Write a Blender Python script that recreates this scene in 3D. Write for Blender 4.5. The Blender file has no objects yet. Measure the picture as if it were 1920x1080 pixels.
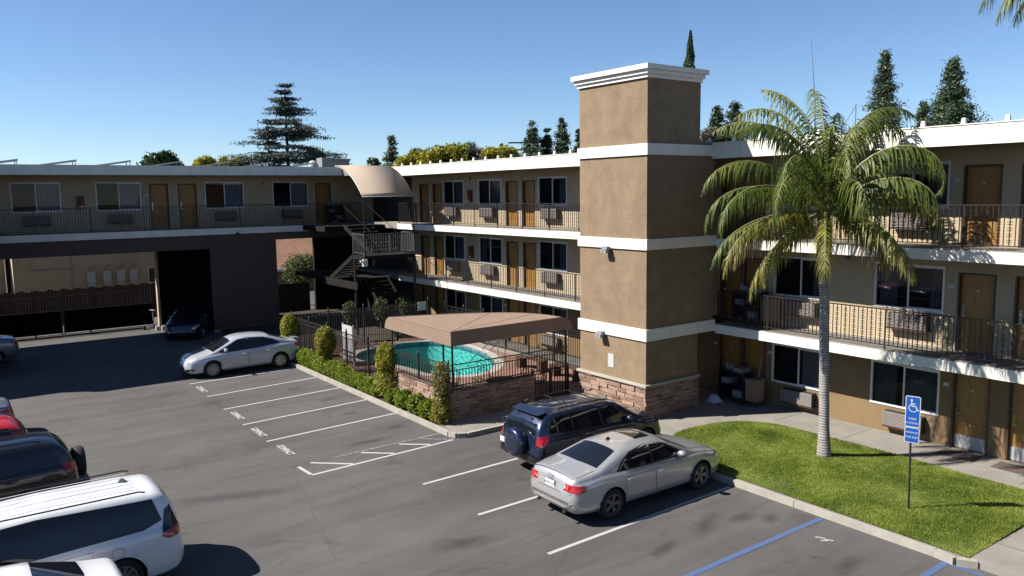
import bpy, bmesh, math, random
import numpy as np
from mathutils import Vector, Matrix
random.seed(7); np.random.seed(7)
S = bpy.context.scene
COL = S.collection
rad = math.radians
# ------------------------------------------------------------------ camera
CAM_ROT = Matrix(((0.8061633, 0.0815278, -0.5860494), (-0.5915273, 0.0876030, -0.8015118), (-0.0140058, 0.9928136, 0.1188483)))
cd = bpy.data.cameras.new('camera'); cam = bpy.data.objects.new('camera', cd); COL.objects.link(cam)
cd.sensor_width = 36; cd.lens = 1484.62 / 1920 * 36; cd.clip_start = .1; cd.clip_end = 3000
cam.matrix_world = Matrix.Translation((0, 0, 7.0)) @ CAM_ROT.to_4x4()
S.camera = cam
# ------------------------------------------------------------------ light
SUN_EL, SUN_AZ = 44.0, 150.5           # azimuth measured counter-clockwise from +X
W = bpy.data.worlds.new('World'); S.world = W; W.use_nodes = True
nt = W.node_tree; bg = nt.nodes['Background']
sky = nt.nodes.new('ShaderNodeTexSky'); sky.sky_type = 'NISHITA'; sky.sun_disc = False
sky.sun_elevation = rad(SUN_EL); sky.sun_rotation = rad(90 - SUN_AZ); sky.altitude = 0; sky.air_density = .8; sky.dust_density = 0; sky.ozone_density = 5.5
nt.links.new(sky.outputs[0], bg.inputs[0]); bg.inputs[1].default_value = 0.057
sl = bpy.data.lights.new('sun', 'SUN'); so = bpy.data.objects.new('sun', sl); COL.objects.link(so)
sl.energy = 5.0; sl.angle = rad(.5); sl.color = (1, .94, .86)
sv = Vector((math.cos(rad(SUN_EL)) * math.cos(rad(SUN_AZ)), math.cos(rad(SUN_EL)) * math.sin(rad(SUN_AZ)), math.sin(rad(SUN_EL))))
so.rotation_euler = sv.to_track_quat('Z', 'Y').to_euler(); so.location = sv * 60
S.view_settings.view_transform = 'Standard'; S.view_settings.look = 'None'
S.view_settings.exposure = 1.3; S.view_settings.gamma = 1
S.render.engine = 'CYCLES'
S.cycles.max_bounces = 8; S.cycles.transparent_max_bounces = 24; S.cycles.caustics_reflective = False; S.cycles.caustics_refractive = False
S.cycles.diffuse_bounces = 3; S.cycles.sample_clamp_indirect = 4
# ------------------------------------------------------------------ materials
def nodes(name):
    m = bpy.data.materials.new(name); m.use_nodes = True
    return m, m.node_tree, m.node_tree.nodes['Principled BSDF']
def N(t, kind, **kw):
    n = t.nodes.new(kind)
    for k, v in kw.items():
        if k in n.inputs.keys(): n.inputs[k].default_value = v
        else: setattr(n, k, v)
    return n
K = .475
def kk(c): return tuple(x * K for x in c) if c else None
def mat(name, col, rough=.8, metal=0., var=.12, scale=1.5, bump=0., bscale=60, coat=0., spec=.5, col2=None, stretch=None, detail=6, streak=0.):
    col, col2 = kk(col), kk(col2); m, t, p = nodes(name); L = t.links.new
    tc = N(t, 'ShaderNodeTexCoord'); src = tc.outputs['Object']
    if stretch:
        mp = N(t, 'ShaderNodeMapping'); mp.inputs['Scale'].default_value = stretch; L(src, mp.inputs[0]); src = mp.outputs[0]
    p.inputs['Roughness'].default_value = rough; p.inputs['Metallic'].default_value = metal
    p.inputs['Coat Weight'].default_value = coat; p.inputs['Coat Roughness'].default_value = .03; p.inputs['Specular IOR Level'].default_value = spec
    if var > 0 or col2:
        n = N(t, 'ShaderNodeTexNoise', Scale=scale, Detail=detail, Roughness=.65); L(src, n.inputs[0])
        r = N(t, 'ShaderNodeValToRGB'); r.color_ramp.elements[0].position = .3; r.color_ramp.elements[1].position = .7
        c2 = col2 or tuple(min(1, c * (1 + var)) for c in col)
        c1 = col if col2 else tuple(c * (1 - var) for c in col)
        r.color_ramp.elements[0].color = (*c1, 1); r.color_ramp.elements[1].color = (*c2, 1)
        L(n.outputs[0], r.inputs[0]); out = r.outputs[0]
        if streak > 0:      # rain streaks and old patches in the paint
            m2 = N(t, 'ShaderNodeMapping'); m2.inputs['Scale'].default_value = (1.6, 1.6, .5); L(tc.outputs['Object'], m2.inputs[0]); n3 = N(t, 'ShaderNodeTexNoise', Scale=1.2, Detail=7, Roughness=.7, Distortion=.5); L(m2.outputs[0], n3.inputs[0])
            r3 = N(t, 'ShaderNodeValToRGB'); r3.color_ramp.elements[0].position = .34; r3.color_ramp.elements[1].position = .55; v_ = 1 - streak; r3.color_ramp.elements[0].color = (v_, v_, v_ * .97, 1); r3.color_ramp.elements[1].color = (1, 1, 1, 1); L(n3.outputs[0], r3.inputs[0])
            mm = N(t, 'ShaderNodeMixRGB', blend_type='MULTIPLY'); mm.inputs[0].default_value = 1; L(out, mm.inputs[1]); L(r3.outputs[0], mm.inputs[2]); out = mm.outputs[0]
        L(out, p.inputs['Base Color'])
    else: p.inputs['Base Color'].default_value = (*col, 1)
    if bump > 0:
        n2 = N(t, 'ShaderNodeTexNoise', Scale=bscale, Detail=4); L(src, n2.inputs[0])
        b = N(t, 'ShaderNodeBump', Strength=bump, Distance=.02); L(n2.outputs[0], b.inputs['Height']); L(b.outputs[0], p.inputs['Normal'])
    return m
def leafmat(name, c1, c2, c3=None, scale=3., trans=.35):
    c1, c2, c3 = kk(c1), kk(c2), kk(c3)
    m, t, p = nodes(name); L = t.links.new
    tc = N(t, 'ShaderNodeTexCoord'); n = N(t, 'ShaderNodeTexNoise', Scale=scale, Detail=5, Roughness=.7); L(tc.outputs['Object'], n.inputs[0])
    r = N(t, 'ShaderNodeValToRGB'); r.color_ramp.elements[0].position = .32; r.color_ramp.elements[1].position = .68
    r.color_ramp.elements[0].color = (*c1, 1); r.color_ramp.elements[1].color = (*c2, 1)
    if c3: e = r.color_ramp.elements.new(.5); e.color = (*c3, 1)
    L(n.outputs[0], r.inputs[0]); L(r.outputs[0], p.inputs['Base Color']); p.inputs['Roughness'].default_value = .5; p.inputs['Specular IOR Level'].default_value = .35
    tr = N(t, 'ShaderNodeBsdfTranslucent'); L(r.outputs[0], tr.inputs[0]); mx = N(t, 'ShaderNodeMixShader'); mx.inputs[0].default_value = trans
    L(p.outputs[0], mx.inputs[1]); L(tr.outputs[0], mx.inputs[2]); L(mx.outputs[0], t.nodes['Material Output'].inputs[0])
    return m
def asphalt():
    m, t, p = nodes('asphalt'); L = t.links.new; tc = N(t, 'ShaderNodeTexCoord'); o = tc.outputs['Object']
    big = N(t, 'ShaderNodeTexNoise', Scale=.22, Detail=5, Roughness=.6); L(o, big.inputs[0])
    mp = N(t, 'ShaderNodeMapping'); mp.inputs['Rotation'].default_value = (0, 0, rad(-8)); mp.inputs['Scale'].default_value = (.22, 1.6, 1); L(o, mp.inputs[0])
    st = N(t, 'ShaderNodeTexNoise', Scale=.8, Detail=6, Roughness=.7, Distortion=.4); L(mp.outputs[0], st.inputs[0])
    fine = N(t, 'ShaderNodeTexNoise', Scale=55, Detail=3); L(o, fine.inputs[0])
    blot = N(t, 'ShaderNodeTexNoise', Scale=.9, Detail=7, Roughness=.72, Distortion=.6); L(o, blot.inputs[0])
    r1 = N(t, 'ShaderNodeValToRGB'); e = r1.color_ramp.elements; e[0].position = .3; e[0].color = (.062, .059, .057, 1); e[1].position = .72; e[1].color = (.094, .090, .087, 1)
    L(big.outputs[0], r1.inputs[0])
    def mul(a, fac_src, lo, hi, c, amt):
        rr = N(t, 'ShaderNodeValToRGB'); rr.color_ramp.elements[0].position = lo; rr.color_ramp.elements[1].position = hi
        rr.color_ramp.elements[0].color = (c, c, c, 1); rr.color_ramp.elements[1].color = (1, 1, 1, 1); L(fac_src, rr.inputs[0])
        mm = N(t, 'ShaderNodeMixRGB', blend_type='MULTIPLY'); mm.inputs[0].default_value = amt; L(a, mm.inputs[1]); L(rr.outputs[0], mm.inputs[2]); return mm.outputs[0]
    c = mul(r1.outputs[0], st.outputs[0], .36, .56, .68, .75); c = mul(c, blot.outputs[0], .27, .44, .5, .8); c = mul(c, fine.outputs[0], .3, .7, .72, .8)
    vo = N(t, 'ShaderNodeTexVoronoi', feature='DISTANCE_TO_EDGE', Scale=.16); wn = N(t, 'ShaderNodeTexNoise', Scale=1.1, Detail=6); L(o, wn.inputs[0])
    va = N(t, 'ShaderNodeMixRGB'); va.inputs[0].default_value = .22; L(o, va.inputs[1]); L(wn.outputs[1], va.inputs[2]); L(va.outputs[0], vo.inputs[0])
    c = mul(c, vo.outputs[0], .0, .003, .6, .35)
    L(c, p.inputs['Base Color']); p.inputs['Roughness'].default_value = .88; p.inputs['Specular IOR Level'].default_value = .3
    b = N(t, 'ShaderNodeBump', Strength=.35, Distance=.01); L(fine.outputs[0], b.inputs['Height']); L(b.outputs[0], p.inputs['Normal'])
    return m
def paintline(name, col, wear=.42):
    col = kk(col)
    m, t, p = nodes(name); L = t.links.new; tc = N(t, 'ShaderNodeTexCoord')
    n = N(t, 'ShaderNodeTexNoise', Scale=9., Detail=8, Roughness=.75); L(tc.outputs['Object'], n.inputs[0])
    r = N(t, 'ShaderNodeValToRGB'); r.color_ramp.elements[0].position = wear - .04; r.color_ramp.elements[1].position = wear + .03
    r.color_ramp.elements[0].color = (.08, .077, .074, 1); r.color_ramp.elements[1].color = (*col, 1); L(n.outputs[0], r.inputs[0])
    L(r.outputs[0], p.inputs['Base Color']); p.inputs['Roughness'].default_value = .8; return m
def tile(name, c1, c2, mort, bw, bh, msize=.02, rot=None, bump=.3, squash=1.):
    c1, c2, mort = kk(c1), kk(c2), kk(mort)
    m, t, p = nodes(name); L = t.links.new; tc = N(t, 'ShaderNodeTexCoord'); mp = N(t, 'ShaderNodeMapping'); L(tc.outputs['Object'], mp.inputs[0])
    if rot: mp.inputs['Rotation'].default_value = rot
    b = N(t, 'ShaderNodeTexBrick', Scale=1.); b.inputs['Color1'].default_value = (*c1, 1); b.inputs['Color2'].default_value = (*c2, 1); b.inputs['Mortar'].default_value = (*mort, 1)
    b.inputs['Brick Width'].default_value = bw; b.inputs['Row Height'].default_value = bh; b.inputs['Mortar Size'].default_value = msize; b.inputs['Bias'].default_value = 0
    L(mp.outputs[0], b.inputs[0]); n = N(t, 'ShaderNodeTexNoise', Scale=1.2, Detail=5); L(tc.outputs['Object'], n.inputs[0])
    r = N(t, 'ShaderNodeValToRGB'); r.color_ramp.elements[0].color = (.65, .65, .65, 1); r.color_ramp.elements[1].color = (1.15, 1.12, 1.1, 1); L(n.outputs[0], r.inputs[0])
    mm = N(t, 'ShaderNodeMixRGB', blend_type='MULTIPLY'); mm.inputs[0].default_value = 1; L(b.outputs[0], mm.inputs[1]); L(r.outputs[0], mm.inputs[2]); L(mm.outputs[0], p.inputs['Base Color'])
    bu = N(t, 'ShaderNodeBump', Strength=bump, Distance=.02, invert=True); L(b.outputs['Fac'], bu.inputs['Height']); L(bu.outputs[0], p.inputs['Normal']); p.inputs['Roughness'].default_value = .85
    return m
def vcol(name, c1, c2, rough=.9, bump=.5):
    """two-tone stone: the tone of each stone comes from its own 'tint' attribute"""
    c1, c2 = kk(c1), kk(c2)
    m, t, p = nodes(name); L = t.links.new; a = N(t, 'ShaderNodeAttribute', attribute_name='tint'); tc = N(t, 'ShaderNodeTexCoord')
    n = N(t, 'ShaderNodeTexNoise', Scale=18, Detail=5); L(tc.outputs['Object'], n.inputs[0])
    ad = N(t, 'ShaderNodeMath', operation='MULTIPLY_ADD'); ad.inputs[1].default_value = .5; L(n.outputs[0], ad.inputs[0]); L(a.outputs['Fac'], ad.inputs[2])
    r = N(t, 'ShaderNodeValToRGB'); r.color_ramp.elements[0].position = .15; r.color_ramp.elements[1].position = 1.1; r.color_ramp.elements[0].color = (*c1, 1); r.color_ramp.elements[1].color = (*c2, 1)
    L(ad.outputs[0], r.inputs[0]); L(r.outputs[0], p.inputs['Base Color']); p.inputs['Roughness'].default_value = rough
    b = N(t, 'ShaderNodeBump', Strength=bump, Distance=.02); L(n.outputs[0], b.inputs['Height']); L(b.outputs[0], p.inputs['Normal']); return m
def glass(name, tint=(.5, .53, .56), refl=.0):
    m = bpy.data.materials.new(name); m.use_nodes = True; t = m.node_tree; t.nodes.clear(); L = t.links.new
    o = N(t, 'ShaderNodeOutputMaterial'); mx = N(t, 'ShaderNodeMixShader'); tr = N(t, 'ShaderNodeBsdfTransparent'); tr.inputs[0].default_value = (*tint, 1)
    g = N(t, 'ShaderNodeBsdfGlossy'); g.inputs['Roughness'].default_value = .0; lw = N(t, 'ShaderNodeFresnel'); lw.inputs[0].default_value = 1.5
    ad = N(t, 'ShaderNodeMath', operation='MULTIPLY_ADD', use_clamp=True); ad.inputs[1].default_value = .6; ad.inputs[2].default_value = refl
    L(lw.outputs[0], ad.inputs[0]); L(ad.outputs[0], mx.inputs[0]); L(tr.outputs[0], mx.inputs[1]); L(g.outputs[0], mx.inputs[2]); L(mx.outputs[0], o.inputs[0]); return m
def watermat():
    m = bpy.data.materials.new('pool_water'); m.use_nodes = True; t = m.node_tree; t.nodes.clear(); L = t.links.new
    o = N(t, 'ShaderNodeOutputMaterial'); mx = N(t, 'ShaderNodeMixShader'); tr = N(t, 'ShaderNodeBsdfTransparent'); tr.inputs[0].default_value = (.47, .95, .91, 1)
    g = N(t, 'ShaderNodeBsdfGlossy'); g.inputs['Roughness'].default_value = .02; fr = N(t, 'ShaderNodeFresnel'); fr.inputs[0].default_value = 1.33
    tc = N(t, 'ShaderNodeTexCoord'); n = N(t, 'ShaderNodeTexNoise', Scale=5.0, Detail=4); b = N(t, 'ShaderNodeBump', Strength=.45, Distance=.05)
    L(tc.outputs['Object'], n.inputs[0]); L(n.outputs[0], b.inputs['Height']); L(b.outputs[0], g.inputs['Normal']); L(b.outputs[0], fr.inputs['Normal'])
    L(fr.outputs[0], mx.inputs[0]); L(tr.outputs[0], mx.inputs[1]); L(g.outputs[0], mx.inputs[2]); L(mx.outputs[0], o.inputs[0]); return m
def plain(name, col, rough=.6, metal=0., coat=0., spec=.5): return mat(name, col, rough, metal, var=0, coat=coat, spec=spec)
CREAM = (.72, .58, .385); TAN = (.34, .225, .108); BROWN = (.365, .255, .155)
M = dict(
 asphalt=asphalt(), line=paintline('white_line_paint', (.62, .62, .6), .38), faint=paintline('worn_line_paint', (.4, .4, .39), .52), blue=paintline('blue_line_paint', (.09, .16, .36), .43),
 concrete=mat('concrete', (.35, .325, .285), .85, var=.16, scale=1.3, bump=.15, bscale=40), dkstair=mat('stair_painted_shade', (.022, .019, .018), .85, var=.15, spec=.15), dkconcrete=mat('stair_concrete', (.09, .085, .08), .9, var=.15), kerb=mat('kerb_concrete', (.52, .49, .42), .85, var=.14, scale=2.2, bump=.2, bscale=30),  # dkstair: the stairwell's shade is put into this near-black colour
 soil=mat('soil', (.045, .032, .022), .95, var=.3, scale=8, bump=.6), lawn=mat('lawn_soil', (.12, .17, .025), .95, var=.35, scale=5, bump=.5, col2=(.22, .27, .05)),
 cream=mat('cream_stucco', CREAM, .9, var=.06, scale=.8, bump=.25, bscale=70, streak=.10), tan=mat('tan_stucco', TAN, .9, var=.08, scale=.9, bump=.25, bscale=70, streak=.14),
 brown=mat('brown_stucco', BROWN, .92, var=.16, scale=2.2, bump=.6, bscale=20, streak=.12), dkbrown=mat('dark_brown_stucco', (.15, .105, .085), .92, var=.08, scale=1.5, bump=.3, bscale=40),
 white=mat('white_trim_paint', (1.25, 1.2, 1.08), .6, var=.05, scale=2.5, streak=.12), frame=plain('white_window_frame', (1.1, 1.09, 1.08), .4), soffit=mat('soffit_paint', (.34, .28, .21), .9, var=.05),
 roof=mat('roof_gravel', (.3, .29, .27), .95, var=.2, scale=3), door=mat('yellow_wood_door', (.47, .225, .045), .5, var=.12, scale=2.2, stretch=(1, 1, .25), col2=(.52, .28, .07)),
 doorframe=mat('brown_door_frame', (.11, .055, .03), .6, var=.1), kick=plain('metal_kick_plate', (.8, .79, .77), .35, .2), chrome=plain('chrome', (.75, .75, .75), .15, 1.),
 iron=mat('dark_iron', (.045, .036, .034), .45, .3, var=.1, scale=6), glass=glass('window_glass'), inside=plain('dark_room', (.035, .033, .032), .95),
 curtain=mat('grey_curtain', (.34, .33, .37), .9, var=.08, scale=3), curtain3=mat('blue_grey_curtain', (.95, .93, 1.05), .9, var=.08, scale=3), curtain2=mat('pale_curtain', (.55, .56, .56), .9, var=.05, scale=3),
 ac=mat('air_conditioner_grille', (.42, .37, .35), .5, var=.05), acdark=plain('air_conditioner_slot', (.05, .045, .05), .8), red=plain('red_enamel', (.45, .03, .02), .4),
 canvas=mat('tan_canvas', (.37, .255, .18), .85, var=.05, scale=2, bump=.1, bscale=120), canvas2=mat('beige_awning_canvas', (.58, .46, .35), .85, var=.04, scale=2, bump=.1, bscale=120),
 stone=vcol('ledge_stone', (.24, .145, .105), (.52, .35, .26)), mortar=plain('mortar', (.12, .085, .065), .95), cap=mat('stone_cap', (.62, .57, .48), .8, var=.08),
 paver=tile('brick_paving', (.34, .165, .115), (.46, .25, .18), (.2, .15, .12), .22, .11, .008), coping=tile('pool_coping', (.62, .58, .52), (.7, .66, .6), (.35, .32, .3), .35, .35, .01),
 plaster=mat('pool_plaster', (.55, 1.0, 1.0), .7, var=.07, scale=3), water=watermat(), tilerim=tile('pool_rim_tiles', (.05, .2, .3), (.1, .33, .42), (.3, .35, .35), .15, .15, .01),
 black=plain('black_plastic', (.012, .012, .013), .5), rubber=mat('tyre_rubber', (.02, .02, .021), .85, var=.1, scale=10), gate=mat('black_privacy_panel', (.006, .006, .006), .95, var=.1, spec=.05), void=mat('passage_painted_shade', (.012, .011, .011), .95, var=.1, spec=.05),  # void: darkness of the passage recess, painted into its wall colour
 railgrey=mat('faded_grey_rail', (.16, .16, .17), .5), grey=mat('grey_paint', (.4, .41, .42), .5, var=.05), whitep=plain('white_plastic', (.75, .75, .74), .4), solar=plain('solar_panel', (.02, .03, .06), .15, .2), alu=plain('aluminium', (.6, .6, .6), .35, .9),
 bark=mat('bark', (.1, .07, .05), .95, var=.3, scale=6, bump=.6, bscale=20), wood=mat('brown_fence_wood', (.06, .035, .025), .9, var=.3, scale=3, stretch=(4, 4, .4)),
 tileroof=tile('orange_roof_tiles', (.46, .25, .14), (.54, .30, .18), (.36, .19, .12), .22, .28, .012), signblue=plain('sign_blue', (.012, .12, .55), .35), signwhite=plain('sign_white', (.85, .85, .85), .35),
 leaf_hedge=leafmat('hedge_leaves', (.09, .17, .01), (.50, .62, .05), scale=9, trans=.45), leaf_top=leafmat('topiary_leaves', (.20, .24, .02), (.85, .72, .11), (.46, .46, .05), scale=14),
 leaf_red=leafmat('thin_topiary_leaves', (.13, .15, .03), (.60, .42, .16), (.30, .28, .07), scale=14), leaf_far=leafmat('far_green_leaves', (.025, .06, .018), (.08, .14, .045), scale=.9, trans=.2),
 leaf_yel=leafmat('yellow_green_leaves', (.22, .28, .02), (.85, .68, .05), (.48, .48, .04), scale=.7, trans=.3), leaf_con=leafmat('conifer_needles', (.045, .09, .05), (.17, .24, .12), scale=1.2, trans=.15),
 leaf_ced=leafmat('cedar_needles', (.045, .085, .075), (.15, .21, .18), scale=1., trans=.12), leaf_grey=leafmat('dry_grey_twigs', (.1, .085, .065), (.22, .19, .15), scale=2.),
 bush=leafmat('bush_leaves', (.05, .09, .02), (.22, .27, .09), scale=4), grass=leafmat('grass_blades', (.16, .25, .025), (.60, .70, .14), (.36, .47, .065), scale=.9, trans=.45),
 frond=leafmat('palm_leaflets', (.07, .12, .02), (.42, .47, .12), (.18, .25, .045), scale=1.6, trans=.45), frond_y=leafmat('yellowing_palm_leaflets', (.24, .28, .04), (.58, .50, .13), scale=2.2, trans=.45),
 frond_d=leafmat('dry_palm_leaflets', (.24, .15, .06), (.50, .36, .16), scale=2.5), rachis=plain('palm_rachis', (.24, .25, .08), .6), crownshaft=mat('palm_crownshaft', (.42, .33, .06), .4, var=.2, scale=2, stretch=(6, 6, .8), col2=(.2, .26, .04)),
)
def trunkmat():
    m, t, p = nodes('ringed_palm_bark'); L = t.links.new; tc = N(t, 'ShaderNodeTexCoord'); w = N(t, 'ShaderNodeTexWave', wave_type='BANDS', bands_direction='Z', Scale=4.6, Distortion=3.2, Detail=4); w.inputs['Detail Scale'].default_value = 2.
    L(tc.outputs['Object'], w.inputs[0]); n = N(t, 'ShaderNodeTexNoise', Scale=5, Detail=6); L(tc.outputs['Object'], n.inputs[0]); mi = N(t, 'ShaderNodeMixRGB'); mi.inputs[0].default_value = .62; L(w.outputs[1], mi.inputs[1]); L(n.outputs[0], mi.inputs[2])
    r = N(t, 'ShaderNodeValToRGB'); e = r.color_ramp.elements; e[0].position = .25; e[0].color = (.12, .108, .10, 1); e[1].position = .75; e[1].color = (.29, .275, .26, 1); L(mi.outputs[0], r.inputs[0]); L(r.outputs[0], p.inputs['Base Color'])
    b = N(t, 'ShaderNodeBump', Strength=.22, Distance=.03); L(w.outputs[1], b.inputs['Height']); L(b.outputs[0], p.inputs['Normal']); p.inputs['Roughness'].default_value = .9; return m
M['trunk'] = trunkmat()
# ------------------------------------------------------------------ mesh helpers
class MB:
    def __init__(s): s.v = []; s.f = []; s.m = []
    def quad(s, pts, mi=0):
        b = len(s.v); s.v += [tuple(p) for p in pts]; s.f.append(tuple(range(b, b + len(pts)))); s.m.append(mi)
    def box(s, x0, x1, y0, y1, z0, z1, mi=0, T=None):
        P = [(x0, y0, z0), (x1, y0, z0), (x1, y1, z0), (x0, y1, z0), (x0, y0, z1), (x1, y0, z1), (x1, y1, z1), (x0, y1, z1)]
        if T: P = [tuple(T @ Vector(p)) for p in P]
        b = len(s.v); s.v += P
        for f in ((0, 3, 2, 1), (4, 5, 6, 7), (0, 1, 5, 4), (1, 2, 6, 5), (2, 3, 7, 6), (3, 0, 4, 7)): s.f.append(tuple(b + i for i in f)); s.m.append(mi)
        return s
    def tube(s, pts, r, n=6, mi=0, cap=True):
        pts = [Vector(p) for p in pts]; rs = r if isinstance(r, (list, tuple)) else [r] * len(pts); b = len(s.v); up = Vector((0, 0, 1))
        for i, p in enumerate(pts):
            d = (pts[min(i + 1, len(pts) - 1)] - pts[max(i - 1, 0)]).normalized()
            a = d.cross(up if abs(d.z) < .95 else Vector((1, 0, 0))).normalized(); c = a.cross(d)
            for k in range(n): q = 2 * math.pi * k / n; s.v.append(tuple(p + (a * math.cos(q) + c * math.sin(q)) * rs[i]))
        for i in range(len(pts) - 1):
            for k in range(n): s.f.append((b + i * n + k, b + i * n + (k + 1) % n, b + (i + 1) * n + (k + 1) % n, b + (i + 1) * n + k)); s.m.append(mi)
        if cap: s.f.append(tuple(b + k for k in range(n))[::-1]); s.f.append(tuple(b + (len(pts) - 1) * n + k for k in range(n))); s.m += [mi, mi]
        return s
    def lathe(s, prof, n=20, mi=0, T=None, mis=None):
        b = len(s.v)
        for r_, z in prof:
            for k in range(n):
                q = 2 * math.pi * k / n; p = Vector((r_ * math.cos(q), r_ * math.sin(q), z)); s.v.append(tuple(T @ p if T else p))
        for i in range(len(prof) - 1):
            for k in range(n): s.f.append((b + i * n + k, b + i * n + (k + 1) % n, b + (i + 1) * n + (k + 1) % n, b + (i + 1) * n + k)); s.m.append(mis[i] if mis else mi)
        return s
    def prism(s, poly, axis, a0, a1, mi=0):
        """poly of 2-D points extruded along axis from a0 to a1"""
        def P(p, a): return (a, p[0], p[1]) if axis == 'x' else ((p[0], a, p[1]) if axis == 'y' else (p[0], p[1], a))
        n = len(poly); b = len(s.v); s.v += [P(p, a0) for p in poly] + [P(p, a1) for p in poly]
        s.f.append(tuple(b + i for i in range(n))[::-1]); s.f.append(tuple(b + n + i for i in range(n))); s.m += [mi, mi]
        for i in range(n): s.f.append((b + i, b + (i + 1) % n, b + n + (i + 1) % n, b + n + i)); s.m.append(mi)
        return s
    def build(s, name, mats, parent=None, smooth=False, fix=True, sharp=None):
        me = bpy.data.meshes.new(name); me.from_pydata(s.v, [], s.f)
        for m_ in (mats if isinstance(mats, (list, tuple)) else [mats]): me.materials.append(M[m_] if isinstance(m_, str) else m_)
        if any(s.m): me.polygons.foreach_set('material_index', s.m)
        if fix:
            bm = bmesh.new(); bm.from_mesh(me); bmesh.ops.recalc_face_normals(bm, faces=bm.faces); bm.to_mesh(me); bm.free()
        if smooth: me.polygons.foreach_set('use_smooth', [True] * len(me.polygons))
        if smooth and sharp: me.set_sharp_from_angle(angle=rad(sharp))
        me.update(); return link(name, me, parent)
def link(name, me, parent=None):
    o = bpy.data.objects.new(name, me); COL.objects.link(o)
    if parent: put(o, parent)
    return o
def MW(o):
    m = Matrix.LocRotScale(o.location, o.rotation_euler, o.scale)
    return MW(o.parent) @ o.matrix_parent_inverse @ m if o.parent else m
LOCAL = set()
def put(o, parent):
    o.parent = parent; r = parent
    while r.parent: r = r.parent
    o.matrix_parent_inverse = Matrix.Identity(4) if r.name in LOCAL else MW(parent).inverted()
def tag(o, label=None, cat=None, group=None, kind=None):
    if label: o['label'] = label
    if cat: o['category'] = cat
    if group: o['group'] = group
    if kind: o['kind'] = kind
    return o
def thing(name, label, cat, loc=(0, 0, 0), rz=0, group=None, local=False):
    o = bpy.data.objects.new(name, None); LOCAL.add(o.name) if local else None; COL.objects.link(o); o.location = loc; o.rotation_euler = (0, 0, rz); o.empty_display_size = .3
    return tag(o, label, cat, group)
def dup(root, loc, rz=None, label=None):
    """a copy of a thing with copies of its parts and sub-parts"""
    def cp(o, par):
        c = o.copy(); COL.objects.link(c)
        if par: c.parent = par; c.matrix_parent_inverse = o.matrix_parent_inverse.copy()
        for ch in list(o.children): cp(ch, c)
        return c
    r = cp(root, None); r.location = loc
    if rz is not None: r.rotation_euler = (0, 0, rz)
    if label: r['label'] = label
    return r
def inst(me_obj, parent, loc, rz, label=None):
    """a copy of a prototype part (with its sub-parts) placed in the world under parent"""
    c = me_obj.copy(); COL.objects.link(c); c.parent = None; c.location = loc; c.rotation_euler = (0, 0, rz); put(c, parent)
    for ch in list(me_obj.children):
        d = ch.copy(); COL.objects.link(d); d.parent = c; d.matrix_parent_inverse = ch.matrix_parent_inverse.copy()
    if label: c['label'] = label
    return c
def npmesh(name, V, F, mats, parent=None, mi=None, smooth=False):
    me = bpy.data.meshes.new(name); n = len(V); F = np.asarray(F); k = F.shape[1]
    me.vertices.add(n); me.vertices.foreach_set('co', np.asarray(V, dtype=np.float32).ravel()); me.loops.add(F.size); me.loops.foreach_set('vertex_index', F.astype(np.int32).ravel())
    me.polygons.add(len(F)); me.polygons.foreach_set('loop_start', np.arange(0, F.size, k, dtype=np.int32)); me.polygons.foreach_set('loop_total', np.full(len(F), k, dtype=np.int32))
    for m_ in (mats if isinstance(mats, (list, tuple)) else [mats]): me.materials.append(M[m_])
    if mi is not None: me.polygons.foreach_set('material_index', np.asarray(mi, dtype=np.int32))
    if smooth: me.polygons.foreach_set('use_smooth', [True] * len(F))
    me.update(calc_edges=True); me.validate(); return link(name, me, parent)
def leaves(C, size, aspect=.55, flat=0., rng=np.random):
    """one small bent-free leaf quad per point in C, random orientation"""
    n = len(C); a = rng.normal(size=(n, 3)); a[:, 2] *= (1 - flat); a /= np.linalg.norm(a, axis=1)[:, None]
    b = rng.normal(size=(n, 3)); b[:, 2] *= (1 - flat); b -= a * (a * b).sum(1)[:, None]; b /= np.linalg.norm(b, axis=1)[:, None]
    s = size * rng.uniform(.6, 1.3, size=(n, 1)); a *= s; b *= s * aspect
    V = np.stack([C - a, C + b * .9, C + a, C - b * .9], 1).reshape(-1, 3); F = np.arange(4 * n).reshape(n, 4); return V, F
def blob(n, c, r, shell=.55, rough=.18, rng=np.random):
    """points through an uneven ellipsoid, denser towards its outside"""
    d = rng.normal(size=(n, 3)); d /= np.linalg.norm(d, axis=1)[:, None]
    k = np.sin(d[:, 0] * 5 + c[0] * 3) * np.sin(d[:, 1] * 6 + c[1]) * np.sin(d[:, 2] * 5 + 1.3 * c[2])
    rr = (shell + (1 - shell) * rng.uniform(0, 1, n) ** .5) * (1 + rough * k); return np.array(c) + d * rr[:, None] * np.array(r)
def text(name, body, size, matname, loc, rot, parent=None, ext=.002, sx=1., sy=1., sp=1.):
    cu = bpy.data.curves.new(name, 'FONT'); cu.body = body; cu.size = size; cu.align_x = 'CENTER'; cu.align_y = 'CENTER'; cu.extrude = ext; cu.space_character = sp; cu.resolution_u = 3; cu.offset = .012 if name == 'parking_marking' else 0
    o = bpy.data.objects.new(name, cu); COL.objects.link(o); dg = bpy.context.evaluated_depsgraph_get(); me = bpy.data.meshes.new_from_object(o.evaluated_get(dg)); bpy.data.objects.remove(o)
    me.materials.clear(); me.materials.append(M[matname]); o = bpy.data.objects.new(name, me); COL.objects.link(o); o.location = loc; o.rotation_euler = rot; o.scale = (sx, sy, 1)
    if parent: put(o, parent)
    return o
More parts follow.
